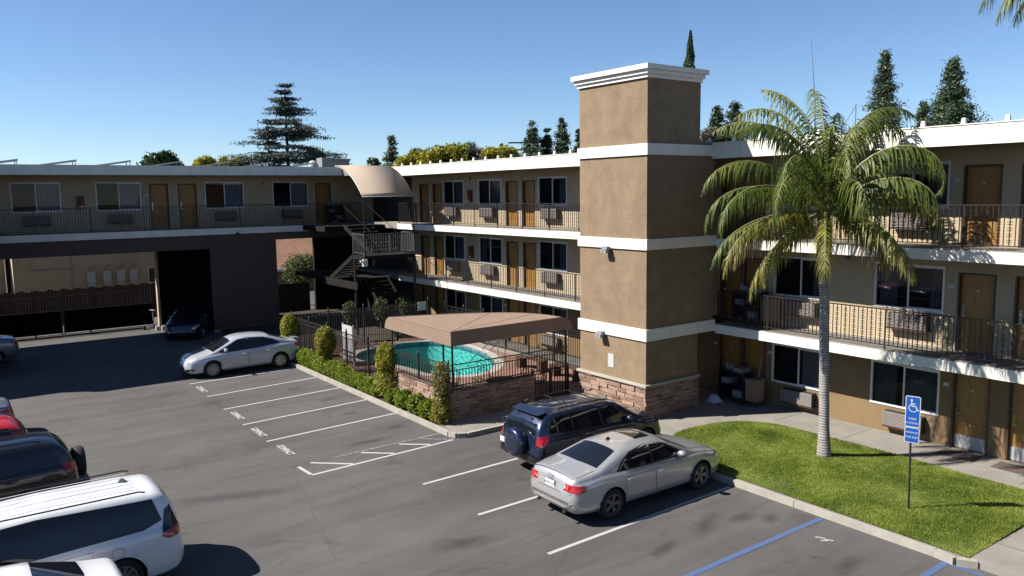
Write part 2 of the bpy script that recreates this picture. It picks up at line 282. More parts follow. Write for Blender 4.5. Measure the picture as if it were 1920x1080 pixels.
def smoothpts(P, n=8, closed=True):
    P = [Vector(p) for p in P]; out = []; L = len(P)
    for i in range(L if closed else L - 1):
        g = (lambda k: P[k % L]) if closed else (lambda k: P[max(0, min(L - 1, k))])
        p0, p1, p2, p3 = g(i - 1), g(i), g(i + 1), g(i + 2)
        for k in range(n):
            t = k / n; out.append(.5 * ((2 * p1) + (p2 - p0) * t + (2 * p0 - 5 * p1 + 4 * p2 - p3) * t * t + (3 * p1 - p0 - 3 * p2 + p3) * t ** 3))
    if not closed: out.append(P[-1])
    return out
# ================================================================== the setting: ground, markings, kerbs, walks, lawn, pool
R = 900
g = MB(); hx0, hx1, hy0, hy1 = 13.2, 20.1, 24.0, 33.2
for a in ((-R, hx0, -R, R), (hx1, R, -R, R), (hx0, hx1, -R, hy0), (hx0, hx1, hy1, R)): g.quad([(a[0], a[2], 0), (a[1], a[2], 0), (a[1], a[3], 0), (a[0], a[3], 0)])
tag(g.build('parking_lot_ground', 'asphalt', fix=False), kind='structure')
def strip(mb, a, b, w, z=.006):
    a = Vector((*a, z)); b = Vector((*b, z)); n = (b - a).cross(Vector((0, 0, 1))).normalized() * w / 2; mb.quad([a + n, a - n, b - n, b + n])
ln = MB()
for a, b in (((7.42, 30.9), (11.6, 31.0)), ((7.4, 28.5), (11.6, 28.83)), ((7.36, 26.39), (11.62, 26.7)), ((7.29, 24.18), (11.62, 24.51)), ((7.3, 22.06), (11.62, 22.35)),
             ((7.26, 18.6), (11.6, 18.82)), ((9.15, 16.29), (14.8, 16.45)), ((9.18, 13.93), (14.8, 14.0)), ((9.2, 11.51), (14.8, 11.6))): strip(ln, a, b, .095)
for a, b in (((8.44, 18.72), (7.59, 19.51)), ((9.7, 18.80), (9.01, 19.43)), ((10.86, 18.86), (10.18, 19.44)), ((7.26, 18.66), (7.22, 19.4))): strip(ln, a, b, .095, .0061)
tag(ln.build('parking_line', 'line', fix=False), kind='structure')
ln = MB()
for a, b in (((8.3, 19.52), (11.6, 19.6)), ((11.55, 18.9), (10.92, 19.5)), ((-1.0, 31.5), (1.9, 31.6)), ((-1.5, 26.9), (1.6, 27.0)), ((-1, 18.0), (3.1, 18.2))): strip(ln, a, b, .09, .0055)
tag(ln.build('worn_parking_line', 'faint', fix=False), kind='structure')
ln = MB(); strip(ln, (9.0, 9.25), (14.86, 9.23), .13); strip(ln, (9.0, 6.55), (14.86, 6.64), .13); strip(ln, (14.83, 6.55), (14.9, 3.5), .1, .0063)
tag(ln.build('blue_parking_line', 'blue', fix=False), kind='structure')
ln = MB()
for a, b in (((13.94, 8.78), (14.03, 8.62)), ((13.98, 8.60), (14.06, 8.45)), ((13.88, 8.62), (13.97, 8.52))): strip(ln, a, b, .045)
tag(ln.build('paint_fleck', 'line', fix=False), kind='structure')
for x, y in ((7.55, 29.77), (7.48, 25.36), (7.42, 23.12), (7.45, 20.98)):
    t_ = text('parking_marking', 'COMPACT', .25, 'line', (x, y, .006), (0, 0, rad(-91)), ext=0, sx=.86, sy=1.0); tag(t_, kind='structure')
def stainmat():
    m = bpy.data.materials.new('oil_stain'); m.use_nodes = True; t = m.node_tree; p = t.nodes['Principled BSDF']; L = t.links.new; p.inputs['Base Color'].default_value = (.018, .016, .015, 1); p.inputs['Roughness'].default_value = .6
    a = N(t, 'ShaderNodeAttribute', attribute_name='fade'); tc = N(t, 'ShaderNodeTexCoord'); n = N(t, 'ShaderNodeTexNoise', Scale=4.5, Detail=9, Roughness=.8); L(tc.outputs['Object'], n.inputs[0])
    ad = N(t, 'ShaderNodeMath', operation='ADD'); L(a.outputs['Fac'], ad.inputs[0]); L(n.outputs[0], ad.inputs[1]); mr = N(t, 'ShaderNodeMapRange'); mr.inputs['From Min'].default_value = .72; mr.inputs['From Max'].default_value = 1.45; mr.inputs['To Max'].default_value = .30
    L(ad.outputs[0], mr.inputs[0]); tr = N(t, 'ShaderNodeBsdfTransparent'); mx = N(t, 'ShaderNodeMixShader'); L(mr.outputs[0], mx.inputs[0]); L(tr.outputs[0], mx.inputs[1]); L(p.outputs[0], mx.inputs[2]); L(mx.outputs[0], t.nodes['Material Output'].inputs[0]); return m
M['stain'] = stainmat()
def stain(x, y, rx, ry, rz, k=0):
    V = [(x, y, .004 + k * .0003)]; f = [1.0]; F = []; n = 20
    for r_, a in ((.45, .5), (1., 0.)):
        for i in range(n): q = 2 * math.pi * i / n; u, v = rx * r_ * math.cos(q), ry * r_ * math.sin(q); V.append((x + u * math.cos(rz) - v * math.sin(rz), y + u * math.sin(rz) + v * math.cos(rz), .004 + k * .0003)); f.append(a)
    for i in range(n): j = (i + 1) % n; F += [(0, 1 + i, 1 + j), (1 + i, 1 + n + i, 1 + n + j), (1 + i, 1 + n + j, 1 + j)]
    me = bpy.data.meshes.new('oil_stain'); me.from_pydata(V, [], F); at = me.attributes.new('fade', 'FLOAT', 'POINT'); at.data.foreach_set('value', f); me.materials.append(M['stain']); tag(link('oil_stain', me), kind='structure')
for k, q in enumerate(((12.6, 10.5, 1.1, .38, .5), (13.6, 10.3, .7, .35, 0), (11.2, 10.3, .8, .3, .3), (13.3, 7.7, .9, .35, .2), (11.2, 8.0, .7, .4, 0), (14.0, 9.9, .5, .3, .4), (12.6, 17.5, .8, .3, .2), (10.3, 27.6, .6, .25, 0), (10.6, 25.4, .55, .3, .3), (10.4, 23.3, .6, .25, 0), (10.9, 21.0, .6, .3, 0), (8.2, 12.9, 1.4, .5, -.2), (7.6, 10.4, 1.2, .6, .3), (5.0, 18.5, 2.6, .5, -.35), (12.6, 16.2, .5, .25, 0), (9.6, 20.2, 1.0, .25, -.1))): stain(*q, k)
def kerb(name, pts, w=.17, h=.14, mat_='kerb'):
    """a kerb with a rounded face swept along a path, with open joints every 3 m"""
    mb = MB(); P = [Vector((*p, 0)) for p in pts]; segs = []
    for i in range(len(P) - 1):
        d = P[i + 1] - P[i]; n = max(1, round(d.length / 3.0))
        for k in range(n): segs.append((P[i] + d * (k / n), P[i] + d * ((k + 1) / n)))
    for a, b in segs:
        d = (b - a).normalized(); nn = Vector((-d.y, d.x, 0)); g_ = .008
        prof = [(-w / 2, -.02), (-w / 2 + .015, h - .03), (-w / 2 + .04, h - .005), (w / 2, h), (w / 2, -.02)]
        ends = []
        for e in (a + d * g_, b - d * g_): ends.append([e + nn * -u + Vector((0, 0, z)) for u, z in prof])
        k0 = len(mb.v); mb.v += [tuple(q) for q in ends[0] + ends[1]]; m_ = len(prof)
        for i in range(m_): mb.f.append((k0 + i, k0 + (i + 1) % m_, k0 + m_ + (i + 1) % m_, k0 + m_ + i)); mb.m.append(0)
        mb.f.append(tuple(range(k0, k0 + m_))); mb.f.append(tuple(range(k0 + m_, k0 + 2 * m_))); mb.m += [0, 0]
    return tag(mb.build(name, mat_), kind='structure')
arc = [(11.72, 19.2), (11.80, 18.92), (12.05, 18.80), (12.4, 18.8)]
kerb('kerb', [(11.72, 33.6)] + arc + [(13.9, 18.8), (15.0, 17.6), (15.0, 13.0), (15.0, 6.9), (14.93, 6.5), (15.12, 6.2)])
# concrete walks
def sheet(name, pts, z, m, zb=-.02, kind='structure'):
    mb = MB(); n = len(pts); mb.prism(pts, 'z', zb, z); return tag(mb.build(name, m), kind=kind)
sheet('walkway', [(15.08, .0), (21.45, .0), (21.45, 20.1), (11.86, 20.1), (11.86, 18.95), (12.1, 18.88), (13.95, 18.88), (15.08, 17.65)], .125, 'concrete')
jt = MB()
for y in (3, 5, 7.35, 9.6, 11.8, 14, 16): jt.quad([(19.9, y - .008, .1265), (21.44, y - .008, .1265), (21.44, y + .008, .1265), (19.9, y + .008, .1265)])
for y in (1.5, 3.4, 5.2): jt.quad([(15.2, y - .008, .1265), (19.9, y - .008, .1265), (19.9, y + .008, .1265), (15.2, y + .008, .1265)])
for x in (16.2, 17.8): jt.quad([(x - .008, 0, .1266), (x - .008, 6.3, .1266), (x + .008, 6.3, .1266), (x + .008, 0, .1266)])
tag(jt.build('walkway_joint', 'acdark', fix=False), kind='structure')
sheet('motel_walk', [(19.7, 20.1), (21.45, 20.1), (21.45, 43.7), (19.7, 43.7)], .125, 'concrete')
sheet('stair_yard', [(11.86, 33.7), (19.7, 33.7), (19.7, 46), (15.1, 46), (15.1, 42.2), (11.86, 42.2)], .10, 'soil')  # dark soil colour carries the yard's shade
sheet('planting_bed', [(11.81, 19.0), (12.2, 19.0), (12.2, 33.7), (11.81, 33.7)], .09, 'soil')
# pool deck with the pool opening
PO = smoothpts([(14.3, 31.0, 0), (15.2, 31.95, 0), (17.0, 32.3, 0), (18.5, 32.0, 0), (19.15, 30.7, 0), (19.05, 28.6, 0), (18.45, 26.6, 0), (17.3, 25.2, 0), (16.0, 25.0, 0), (15.1, 26.0, 0), (15.0, 27.4, 0), (14.7, 28.9, 0), (14.15, 30.0, 0)], 6)
def ring(name, pts_in, pts_out, z, m):
    mb = MB(); n = len(pts_in)
    for i in range(n): j = (i + 1) % n; mb.quad([(pts_in[i].x, pts_in[i].y, z), (pts_in[j].x, pts_in[j].y, z), (pts_out[j].x, pts_out[j].y, z), (pts_out[i].x, pts_out[i].y, z)])
    return mb
def offs(pts, d):
    n = len(pts); out = []
    for i in range(n): t_ = (pts[(i + 1) % n] - pts[i - 1]).normalized(); out.append(pts[i] + Vector((-t_.y, t_.x, 0)) * d)
    return out
cx_, cy_ = 16.7, 28.6; sgn = 1 if (offs(PO, .3)[0] - Vector((cx_, cy_, 0))).length > (PO[0] - Vector((cx_, cy_, 0))).length else -1
PC = offs(PO, .38 * sgn)
def deck():
    bm = bmesh.new(); box_ = [Vector(p) for p in ((12.2, 20.1, 0), (19.7, 20.1, 0), (19.7, 33.7, 0), (12.2, 33.7, 0))]; ed = []
    for loop in (box_, PC):
        vs = [bm.verts.new((p.x, p.y, .125)) for p in loop]
        for i in range(len(vs)): ed.append(bm.edges.new((vs[i], vs[(i + 1) % len(vs)])))
    bmesh.ops.triangle_fill(bm, use_beauty=True, use_dissolve=False, edges=ed); bmesh.ops.recalc_face_normals(bm, faces=bm.faces)
    def inp(x, y):
        c = False; j = len(PC) - 1
        for i in range(len(PC)):
            if (PC[i].y > y) != (PC[j].y > y) and x < (PC[j].x - PC[i].x) * (y - PC[i].y) / (PC[j].y - PC[i].y) + PC[i].x: c = not c
            j = i
        return c
    bmesh.ops.delete(bm, geom=[f for f in bm.faces if inp(*f.calc_center_median()[:2])], context='FACES')
    me = bpy.data.meshes.new('pool_deck'); bm.to_mesh(me); bm.free(); me.materials.append(M['paver']); return me
tag(link('pool_deck', deck()), kind='structure')
pool = thing('swimming_pool', 'kidney shaped swimming pool of turquoise water with pale coping behind the fence', 'swimming pool', (cx_, cy_, 0))
ring('c', PO, PC, .135, 0).build('coping', 'coping', pool)
mb = MB(); n = len(PO)
for i in range(n):
    j = (i + 1) % n; a, b = PO[i], PO[j]; mb.quad([(a.x, a.y, .135), (b.x, b.y, .135), (b.x, b.y, -.12), (a.x, a.y, -.12)])
mb.build('pool_rim', 'tilerim', pool)
mb = MB(); IN = [Vector((cx_, cy_, 0)) + (p - Vector((cx_, cy_, 0))) * .9 for p in PO]
for i in range(n):
    j = (i + 1) % n; a, b, c, d = PO[i], PO[j], IN[j], IN[i]; mb.quad([(a.x, a.y, -.12), (b.x, b.y, -.12), (c.x, c.y, -1.3), (d.x, d.y, -1.3)])
mb.quad([(p.x, p.y, -1.3) for p in IN]); mb.build('basin', 'plaster', pool)
mb = MB(); mb.quad([(p.x, p.y, .03) for p in PO]); o = mb.build('pool_water', 'water', pool, fix=False)
if o.data.polygons[0].normal.z < 0: o.data.flip_normals()
mb = MB()
for dy in (0, .5): mb.tube([(18.75, 26.2 + dy, .12), (18.75, 26.2 + dy, .85), (18.55, 26.25 + dy, .98), (17.6, 26.6 + dy, .1)], .022, 8)
h_ = mb.build('grab_rail', 'chrome', pool, smooth=True)
# ------------------------------------------------------------------ lawn
LP = [Vector(p) for p in ((15.09, 6.35, 0), (17.5, 6.33, 0), (19.5, 6.35, 0), (19.62, 9, 0), (19.66, 12.2, 0), (19.6, 13.6, 0), (19.1, 14.5, 0), (18.2, 14.92, 0), (17.2, 15.02, 0), (16.35, 14.8, 0), (15.6, 14.0, 0), (15.12, 12.8, 0))]
LPs = [LP[0], LP[1], LP[2], LP[3], LP[4]] + smoothpts(LP[4:], 5, closed=False)[1:]
LPn = np.array([(p.x, p.y) for p in LPs])
def inside(P):
    x, y = P[:, 0], P[:, 1]; c = np.zeros(len(P), bool); n = len(LPn); j = n - 1
    for i in range(n):
        xi, yi = LPn[i]; xj, yj = LPn[j]; c ^= ((yi > y) != (yj > y)) & (x < (xj - xi) * (y - yi) / (yj - yi + 1e-9) + xi); j = i
    return c
def edged(P):
    d = np.full(len(P), 9.); n = len(LPn)
    for i in range(n):
        a, b = LPn[i], LPn[(i + 1) % n]; ab = b - a; t_ = np.clip(((P - a) @ ab) / (ab @ ab), 0, 1); d = np.minimum(d, np.linalg.norm(P - (a + t_[:, None] * ab), axis=1))
    return d
def lawnz(P): e = np.clip(edged(P) / 1.7, 0, 1); return .145 + .10 * e * e * (3 - 2 * e) + .012 * np.sin(P[:, 0] * 2.1) * np.sin(P[:, 1] * 1.7)
def lawn():
    bm = bmesh.new(); vs = [bm.verts.new((p.x, p.y, 0)) for p in LPs]; bm.faces.new(vs)
    for k in np.arange(15.3, 19.8, .3): bmesh.ops.bisect_plane(bm, geom=bm.verts[:] + bm.edges[:] + bm.faces[:], plane_co=(k, 0, 0), plane_no=(1, 0, 0))
    for k in np.arange(6.6, 15.1, .3): bmesh.ops.bisect_plane(bm, geom=bm.verts[:] + bm.edges[:] + bm.faces[:], plane_co=(0, k, 0), plane_no=(0, 1, 0))
    P = np.array([(v.co.x, v.co.y) for v in bm.verts]); z = lawnz(P)
    for v, q in zip(bm.verts, z): v.co.z = q
    me = bpy.data.meshes.new('lawn'); bm.to_mesh(me); bm.free(); me.materials.append(M['lawn']); return me
tag(link('lawn', lawn()), kind='structure')
def grass(n=260000):
    rng = np.random.default_rng(3); P = rng.uniform((15.05, 6.3), (19.72, 15.08), (n, 2)); P = P[inside(P)]
    e = edged(P); bare = np.exp(-(((P[:, 0] - 15.35) / .35) ** 2 + ((P[:, 1] - 8.9) / .45) ** 2)); P = P[rng.uniform(size=len(P)) > bare * .85]
    n = len(P); z = lawnz(P) - .005; h = rng.uniform(.02, .06, n) * (1 + .5 * np.sin(P[:, 0] * 1.9 + 1) * np.sin(P[:, 1] * 1.3)); a = rng.uniform(0, 2 * np.pi, n); w = rng.uniform(.005, .010, n)
    t_ = rng.normal(size=(n, 2)) * .022; dx, dy = np.cos(a) * w, np.sin(a) * w
    V = np.stack([np.c_[P[:, 0] - dx, P[:, 1] - dy, z], np.c_[P[:, 0] + dx, P[:, 1] + dy, z], np.c_[P + t_, z + h]], 1).reshape(-1, 3)
    return npmesh('grass', V, np.arange(3 * n).reshape(n, 3), 'grass')
tag(grass(), 'short mown grass covering the mounded lawn beside the walkway', 'grass', kind='stuff')
# ================================================================== building pieces (prototypes are made once and copied)
def winmesh(w, h, kind):
    """sliding window in a local frame: x along the wall, -y outwards, z up, origin at the sill centre"""
    f = MB(); t_ = .055; y0, y1 = -.025, .05
    f.box(-w / 2, w / 2, y0, y1, 0, t_); f.box(-w / 2, w / 2, y0, y1, h - t_, h); f.box(-w / 2, -w / 2 + t_, y0, y1, t_, h - t_); f.box(w / 2 - t_, w / 2, y0, y1, t_, h - t_)
    f.box(-.022, .022, y0 + .01, y1 - .01, t_, h - t_); f.box(.022, w / 2 - t_, y0 + .02, y1 - .02, t_, t_ + .03); f.box(.022, w / 2 - t_, y0 + .02, y1 - .02, h - t_ - .03, h - t_)
    o = f.build('window', 'frame')
    p = MB(); p.quad([(-w / 2 + t_, .03, t_), (-.02, .03, t_), (-.02, .03, h - t_), (-w / 2 + t_, .03, h - t_)]); p.quad([(.02, .012, t_), (w / 2 - t_, .012, t_), (w / 2 - t_, .012, h - t_), (.02, .012, h - t_)])
    p.build('pane', 'glass', o, fix=False)
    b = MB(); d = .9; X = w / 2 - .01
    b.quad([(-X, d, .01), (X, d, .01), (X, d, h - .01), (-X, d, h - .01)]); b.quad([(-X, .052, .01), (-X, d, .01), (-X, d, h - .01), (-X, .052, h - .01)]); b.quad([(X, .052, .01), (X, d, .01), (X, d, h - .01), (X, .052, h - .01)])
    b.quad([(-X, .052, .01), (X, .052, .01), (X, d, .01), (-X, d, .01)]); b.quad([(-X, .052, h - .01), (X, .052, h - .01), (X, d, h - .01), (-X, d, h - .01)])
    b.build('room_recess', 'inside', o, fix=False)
    def cur(x0, x1, m, amp=.02, lean=0):
        c = MB(); k = int((x1 - x0) / .022); pts = [(x0 + (x1 - x0) * i / k, .11 + amp * math.sin(i * 1.05) + amp * .4 * math.sin(i * .37)) for i in range(k + 1)]
        for i in range(k):
            a, b_ = pts[i], pts[i + 1]; c.quad([(a[0] + lean, a[1], .06), (b_[0] + lean, b_[1], .06), (b_[0], b_[1], h - .06), (a[0], a[1], h - .06)])
        c.build('curtain', m, o, smooth=True, fix=False)
    if kind == 'rightL': cur(.03, X - .05, 'curtain3')
    if kind == 'right': cur(.03, X - .05, 'curtain'); 
    if kind == 'both': cur(-X + .05, -.25, 'curtain'); cur(-.02, X - .05, 'curtain')
    if kind == 'edge': cur(-X + .1, -.35, 'curtain'); cur(X - .36, X - .06, 'curtain', .035, -.08)
    if kind == 'pale': cur(.06, X - .05, 'curtain2', .004)
    if kind == 'half': cur(.35, X - .05, 'curtain')
    if kind == 'open': cur(-X + .05, -.5, 'curtain', .03)
    return o
def doormesh(kick):
    o_ = MB(); w, h = .82, 2.0; o_.box(-w / 2, w / 2, .10, .14, 0, h)
    d = o_.build('door', 'door'); 
    p = MB()
    for x in (-.2, .2):
        for z0, z1 in ((.30, .88), (1.02, 1.52), (1.64, 1.86)):
            if kick and z0 == .30: z0 = .42
            p.box(x - .135, x + .135, .092, .1, z0 + .03, z1); p.box(x - .105, x + .105, .086, .092, z0 + .06, z1 - .03)
    p.build('door_panel', 'door', d)
    f = MB(); f.box(-w / 2 - .05, -w / 2, -.012, .12, 0, h + .05); f.box(w / 2, w / 2 + .05, -.012, .12, 0, h + .05); f.box(-w / 2, w / 2, -.012, .12, h, h + .05); f.build('door_frame', 'doorframe', d)
    k = MB(); k.box(-w / 2 + .05, -w / 2 + .12, .078, .1, .86, 1.2); k.tube([(-w / 2 + .085, .09, .95), (-w / 2 + .085, .03, .95), (-w / 2 + .2, .03, .95)], .014, 6); k.lathe([(0, 0), (.022, 0), (.022, .03), (0, .03)], 10, T=Matrix.Translation((-w / 2 + .085, .065, 1.14)) @ Matrix.Rotation(rad(90), 4, 'X')); k.build('handle', 'chrome', d)
    n_ = MB(); n_.box(-.03, .03, .094, .1, 1.56, 1.61); n_.build('door_number', 'whitep', d)
    if kick: q = MB(); q.box(-w / 2 + .01, w / 2 - .01, .09, .0995, .02, .36); q.build('kick_plate', 'kick', d)
    t_ = MB(); t_.box(-w / 2, w / 2, .02, .14, -.03, 0); t_.build('threshold', 'alu', d)
    return d
def acmesh():
    w, h, d = 1.07, .40, .26; o_ = MB(); o_.box(-w / 2, w / 2, -d + .03, 0, 0, h); o = o_.build('air_conditioner', 'acdark'); g_ = MB()
    for i in range(10): z = .012 + i * .039; g_.prism([(-d - .005, z), (-d + .03, z + .012), (-d + .03, z + .026), (-d - .005, z + .014)], 'x', -w / 2 + .02, w / 2 - .02)
    g_.box(-w / 2, -w / 2 + .02, -d, -d + .04, 0, h); g_.box(w / 2 - .02, w / 2, -d, -d + .04, 0, h)
    for i in range(1, 8): x = -w / 2 + i * w / 8; g_.box(x - .004, x + .004, -d + .008, -d + .03, .01, h - .01)
    g_.build('grille', 'ac', o); b = MB(); b.box(-w / 2 - .02, w / 2 + .02, -d + .02, 0, -.05, 0); b.build('sleeve', 'frame' if False else 'doorframe', o); return o
def firebox():
    o_ = MB(); o_.box(-.14, .14, -.16, 0, 0, .6); o = o_.build('extinguisher_cabinet', 'doorframe'); e = MB(); e.lathe([(0, 0), (.055, .01), (.06, .05), (.06, .3), (.03, .36), (.02, .4), (0, .4)], 12, T=Matrix.Translation((0, -.17, .1))); e.build('fire_extinguisher', 'red', o, smooth=True)
    c = MB(); c.box(-.1, .1, -.168, -.16, .04, .12); c.build('notice', 'whitep', o); return o
def platemesh(): o_ = MB(); o_.box(-.075, .075, -.012, 0, 0, .1); return o_.build('number_plate', 'whitep')
def bellmesh(): o_ = MB(); o_.box(-.055, .055, -.05, 0, 0, .12); return o_.build('alarm_bell', 'red')
P_WIN = {}
def proto_win(w, h, kind):
    k = (round(w, 2), round(h, 2), kind)
    if k not in P_WIN: P_WIN[k] = winmesh(w, h, kind)
    return P_WIN[k]
P_DOOR = doormesh(False); P_KICK = doormesh(True); P_AC = acmesh(); P_FIRE = firebox(); P_PL = platemesh(); P_BELL = bellmesh()
def wall(name, mat_, u0, u1, z0, z1, holes, F, th=.14, parent=None):
    """wall with real openings; F(u, d, z) -> world, d into the building"""
    us = sorted({u0, u1, *[h[0] for h in holes], *[h[1] for h in holes]}); zs = sorted({z0, z1, *[h[2] for h in holes], *[h[3] for h in holes]}); us = [u for u in us if u0 <= u <= u1]; zs = [z for z in zs if z0 <= z <= z1]
    mb = MB()
    for i in range(len(us) - 1):
        for j in range(len(zs) - 1):
            uc, zc = (us[i] + us[i + 1]) / 2, (zs[j] + zs[j + 1]) / 2
            if any(h[0] < uc < h[1] and h[2] < zc < h[3] for h in holes): continue
            for d in (0, th): mb.quad([F(us[i], d, zs[j]), F(us[i + 1], d, zs[j]), F(us[i + 1], d, zs[j + 1]), F(us[i], d, zs[j + 1])])
    for a, b, c, d in holes:
        for q in (((a, c), (b, c)), ((b, c), (b, d)), ((b, d), (a, d)), ((a, d), (a, c))): mb.quad([F(q[0][0], 0, q[0][1]), F(q[1][0], 0, q[1][1]), F(q[1][0], th, q[1][1]), F(q[0][0], th, q[0][1])])
    return mb.build(name, mat_, parent, fix=False)
def cscroll(mb, F, u, z, s, r=.032, flip=1, th=.0085):
    """one C-scroll lying in the railing plane"""
    pts = []
    for i in range(9):
        q = -2.0 + i * .5; rr = r * (1 if 1 < i < 7 else .62); pts.append(F(u + s * (r * 1.15 - rr * math.cos(q) * 1.0), 0, z + flip * rr * math.sin(q)))
    mb.tube(pts, th, 3, cap=False)
def railing(name, u0, u1, zf, F, parent, style='scroll', h=1.08, post=1.9, zlow=-.24, mat_='iron', sp=.125, rows=None):
    mb = MB()
    def bar(a, b, z0, z1, w):
        P = [F(a, -w, z0), F(b, -w, z0), F(b, w, z0), F(a, w, z0), F(a, -w, z1), F(b, -w, z1), F(b, w, z1), F(a, w, z1)]; k = len(mb.v); mb.v += [tuple(p) for p in P]
        for f in ((0, 3, 2, 1), (4, 5, 6, 7), (0, 1, 5, 4), (1, 2, 6, 5), (2, 3, 7, 6), (3, 0, 4, 7)): mb.f.append(tuple(k + i for i in f)); mb.m.append(0)
    bar(u0, u1, zf + h - .03, zf + h, .022); bar(u0, u1, zf + .10, zf + .125, .012)
    npo = max(1, round(abs(u1 - u0) / post))
    for i in range(npo + 1): u = u0 + (u1 - u0) * i / npo; bar(u - .017, u + .017, zf + zlow, zf + h - .03, .017)
    n = int(abs(u1 - u0) / sp)
    for i in range(1, n):
        u = u0 + (u1 - u0) * i / n; bar(u - .0095, u + .0095, zf + .125, zf + h - .03, .0095)
        if style == 'scroll' and i % 2 == 1:
            for k in range(6):
                z = zf + .22 + k * .142
                for s in (-1, 1): cscroll(mb, F, u, z, s, .042, 1 if k % 2 else -1)
    return mb.build(name, mat_, parent, fix=False)
FX = lambda x: (lambda u, d, z: (x + d, u, z))      # wing walls: face -x
FY = lambda y: (lambda u, d, z: (u, y + d, z))      # left building: faces -y
# ================================================================== three-storey wing behind tower, pool and lawn
XW, XE = 21.45, 20.1
FL = [.125, 2.75, 5.5]
wing = thing('motel_wing', 'long sunlit three storey motel wing with white edged balconies behind pool and lawn', 'motel building', (24.5, 22, 0))
RW = -rad(90)
wins = [35.0 + 9.0 * 0 - .77 + .0] if False else [34.23, 31.02, 26.32, 14.27, 10.95, 5.85]
doors = [37.2, 35.87 - .05, 29.27, 27.99, 22.9, 21.55, 16.9, 15.95, 9.2, 7.85, 3.6, 2.3]
kinds = {0: ['half', 'right', 'half', 'pale', 'both', 'right'], 1: ['right', 'open', 'half', 'half', 'edge', 'right'], 2: ['right', 'right', 'half', 'right', 'half', 'right']}
for fl in range(3):
    zf = FL[fl]; holes = []; sill = .93 if fl else .76
    for c in wins: holes.append((c - .965, c + .965, zf + sill, zf + sill + 1.25))
    for c in doors: holes.append((c - .46, c + .46, zf, zf + 2.05))
    holes.append((38.5, 43.55, zf, zf + 2.45))
    top = {0: 2.47, 1: 5.22, 2: 8.02}[fl]
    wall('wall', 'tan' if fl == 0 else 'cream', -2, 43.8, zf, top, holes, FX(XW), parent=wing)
    for i, c in enumerate(wins):
        inst(proto_win(1.93, 1.25, kinds[fl][i]), wing, (XW, c, zf + sill), RW); inst(P_AC, wing, (XW, c + (-.1 if c < 20 else .0), zf + sill - .5), RW)
    for i, c in enumerate(doors):
        inst(P_KICK if (fl == 0 and c < 12) else P_DOOR, wing, (XW, c, zf + .002), RW)
        if c < 38: inst(P_PL, wing, (XW, c + (.62 if i % 2 == 0 else -.62), zf + 1.62), RW)
    for c in (32.62,): inst(P_FIRE, wing, (XW, c, zf + 1.1), RW) if fl else None
    for c in (32.65, 12.75): inst(P_BELL, wing, (XW, c, zf + 2.2), RW) if fl else None
dark = MB(); dark.box(21.62, 21.66, -2, 43.8, .1, 8.0); dark.build('inner_wall', 'inside', wing)  # dark sheet close behind the openings, standing in for the breezeway's deep shade
sb = MB(); sb.box(28.2, 28.35, -2, 46, 0, 8.3); sb.box(21.7, 28.2, -2, -1.9, 0, 8.3); sb.box(21.7, 28.2, 45.9, 46, 0, 8.3); sb.build('rear_wall', 'cream', wing)
for z in (2.47, 5.22):
    for a, b in ((-2, 16.45), (19.5, 43.6 if z < 3 else 43.6)):
        s_ = MB(); s_.box(XE, XW - .002, a, b, z, z + .278); s_.build('balcony_slab', 'concrete', wing)
        s_ = MB(); s_.box(XE + .05, XW - .003, a + .01, b - .01, z - .012, z - .002); s_.build('balcony_soffit', 'soffit', wing)
    for a, b in ((-2, 16.43), (19.52, 37.75)):
        s_ = MB(); s_.box(XE - .03, XE - .002, a, b, z - .02, z + .255); s_.build('balcony_edge', 'white', wing)
for fl, a, b in ((1, -2, 16.4), (2, -2, 16.4), (1, 19.55, 36.9), (2, 19.55, 37.7)): railing('railing', b, a, FL[fl], FX(XE + .09), wing)
f_ = MB(); f_.box(19.86, 19.9, -2, 37.75, 7.98, 8.45); f_.box(19.9, 21.4, 37.72, 37.75, 7.98, 8.45); f_.build('roof_fascia', 'white', wing)
f_ = MB(); f_.box(19.84, 19.9, -2, 37.77, 8.452, 8.475); f_.box(19.9, 20.0, -2, 37.77, 8.452, 8.475); f_.build('drip_edge', 'white', wing)
f_ = MB(); f_.box(19.9, 28.4, -2, 46, 8.03, 8.42); f_.build('roof', 'roof', wing)
f_ = MB(); f_.box(19.9, 21.44, -2, 43.5, 8.02, 8.028); f_.build('eave_soffit', 'soffit', wing)
# small items on the wing
for y, z in ((26.2, 2.5), (9.9, 2.43)):
    pass
print('wing done')
# the white stubs along the roof edge are lamp stubs, each its own part
pst = MB(); pst.lathe([(.075, 0), (.055, .14), (.035, .15), (0, .15)], 4); P_ST = pst.build('roof_stub', 'white')
for y in np.arange(-.6, 37.4, .957): inst(P_ST, wing, (20.0, y + .1, 8.475), rad(45))
# ================================================================== building at the left, seen over the car passage
YF, YW = 42.24, 43.72
lb = thing('motel_building', 'shaded motel block carried over a wide open driveway passage at the left', 'motel building', (8, 45, 0))
wl = [(4.14, 'right'), (7.71, 'right'), (12.9, 'right'), (16.56, 'right'), (-1.2, 'right'), (-4.9, 'right')]; dl = [9.6, 11.0, 18.5, 2.05, .75]
zl = 5.42; holes = [(c - 1.03, c + 1.03, zl + .98, zl + 2.4) for c, _ in wl] + [(c - .46, c + .46, zl, zl + 2.05 + .27) for c in dl]
holes = [(c - 1.03, c + 1.03, zl + .98, zl + 2.4) for c, _ in wl] + [(c - .46, c + .46, zl, zl + 2.3) for c in dl]
wall('wall', 'cream', -15, 21.6, zl, 8.16, holes, FY(YW), parent=lb)
for c, k in wl: inst(proto_win(2.06, 1.42, k + 'L'), lb, (c, YW, zl + .98), 0); inst(P_AC, lb, (c, YW, zl + .42), 0)
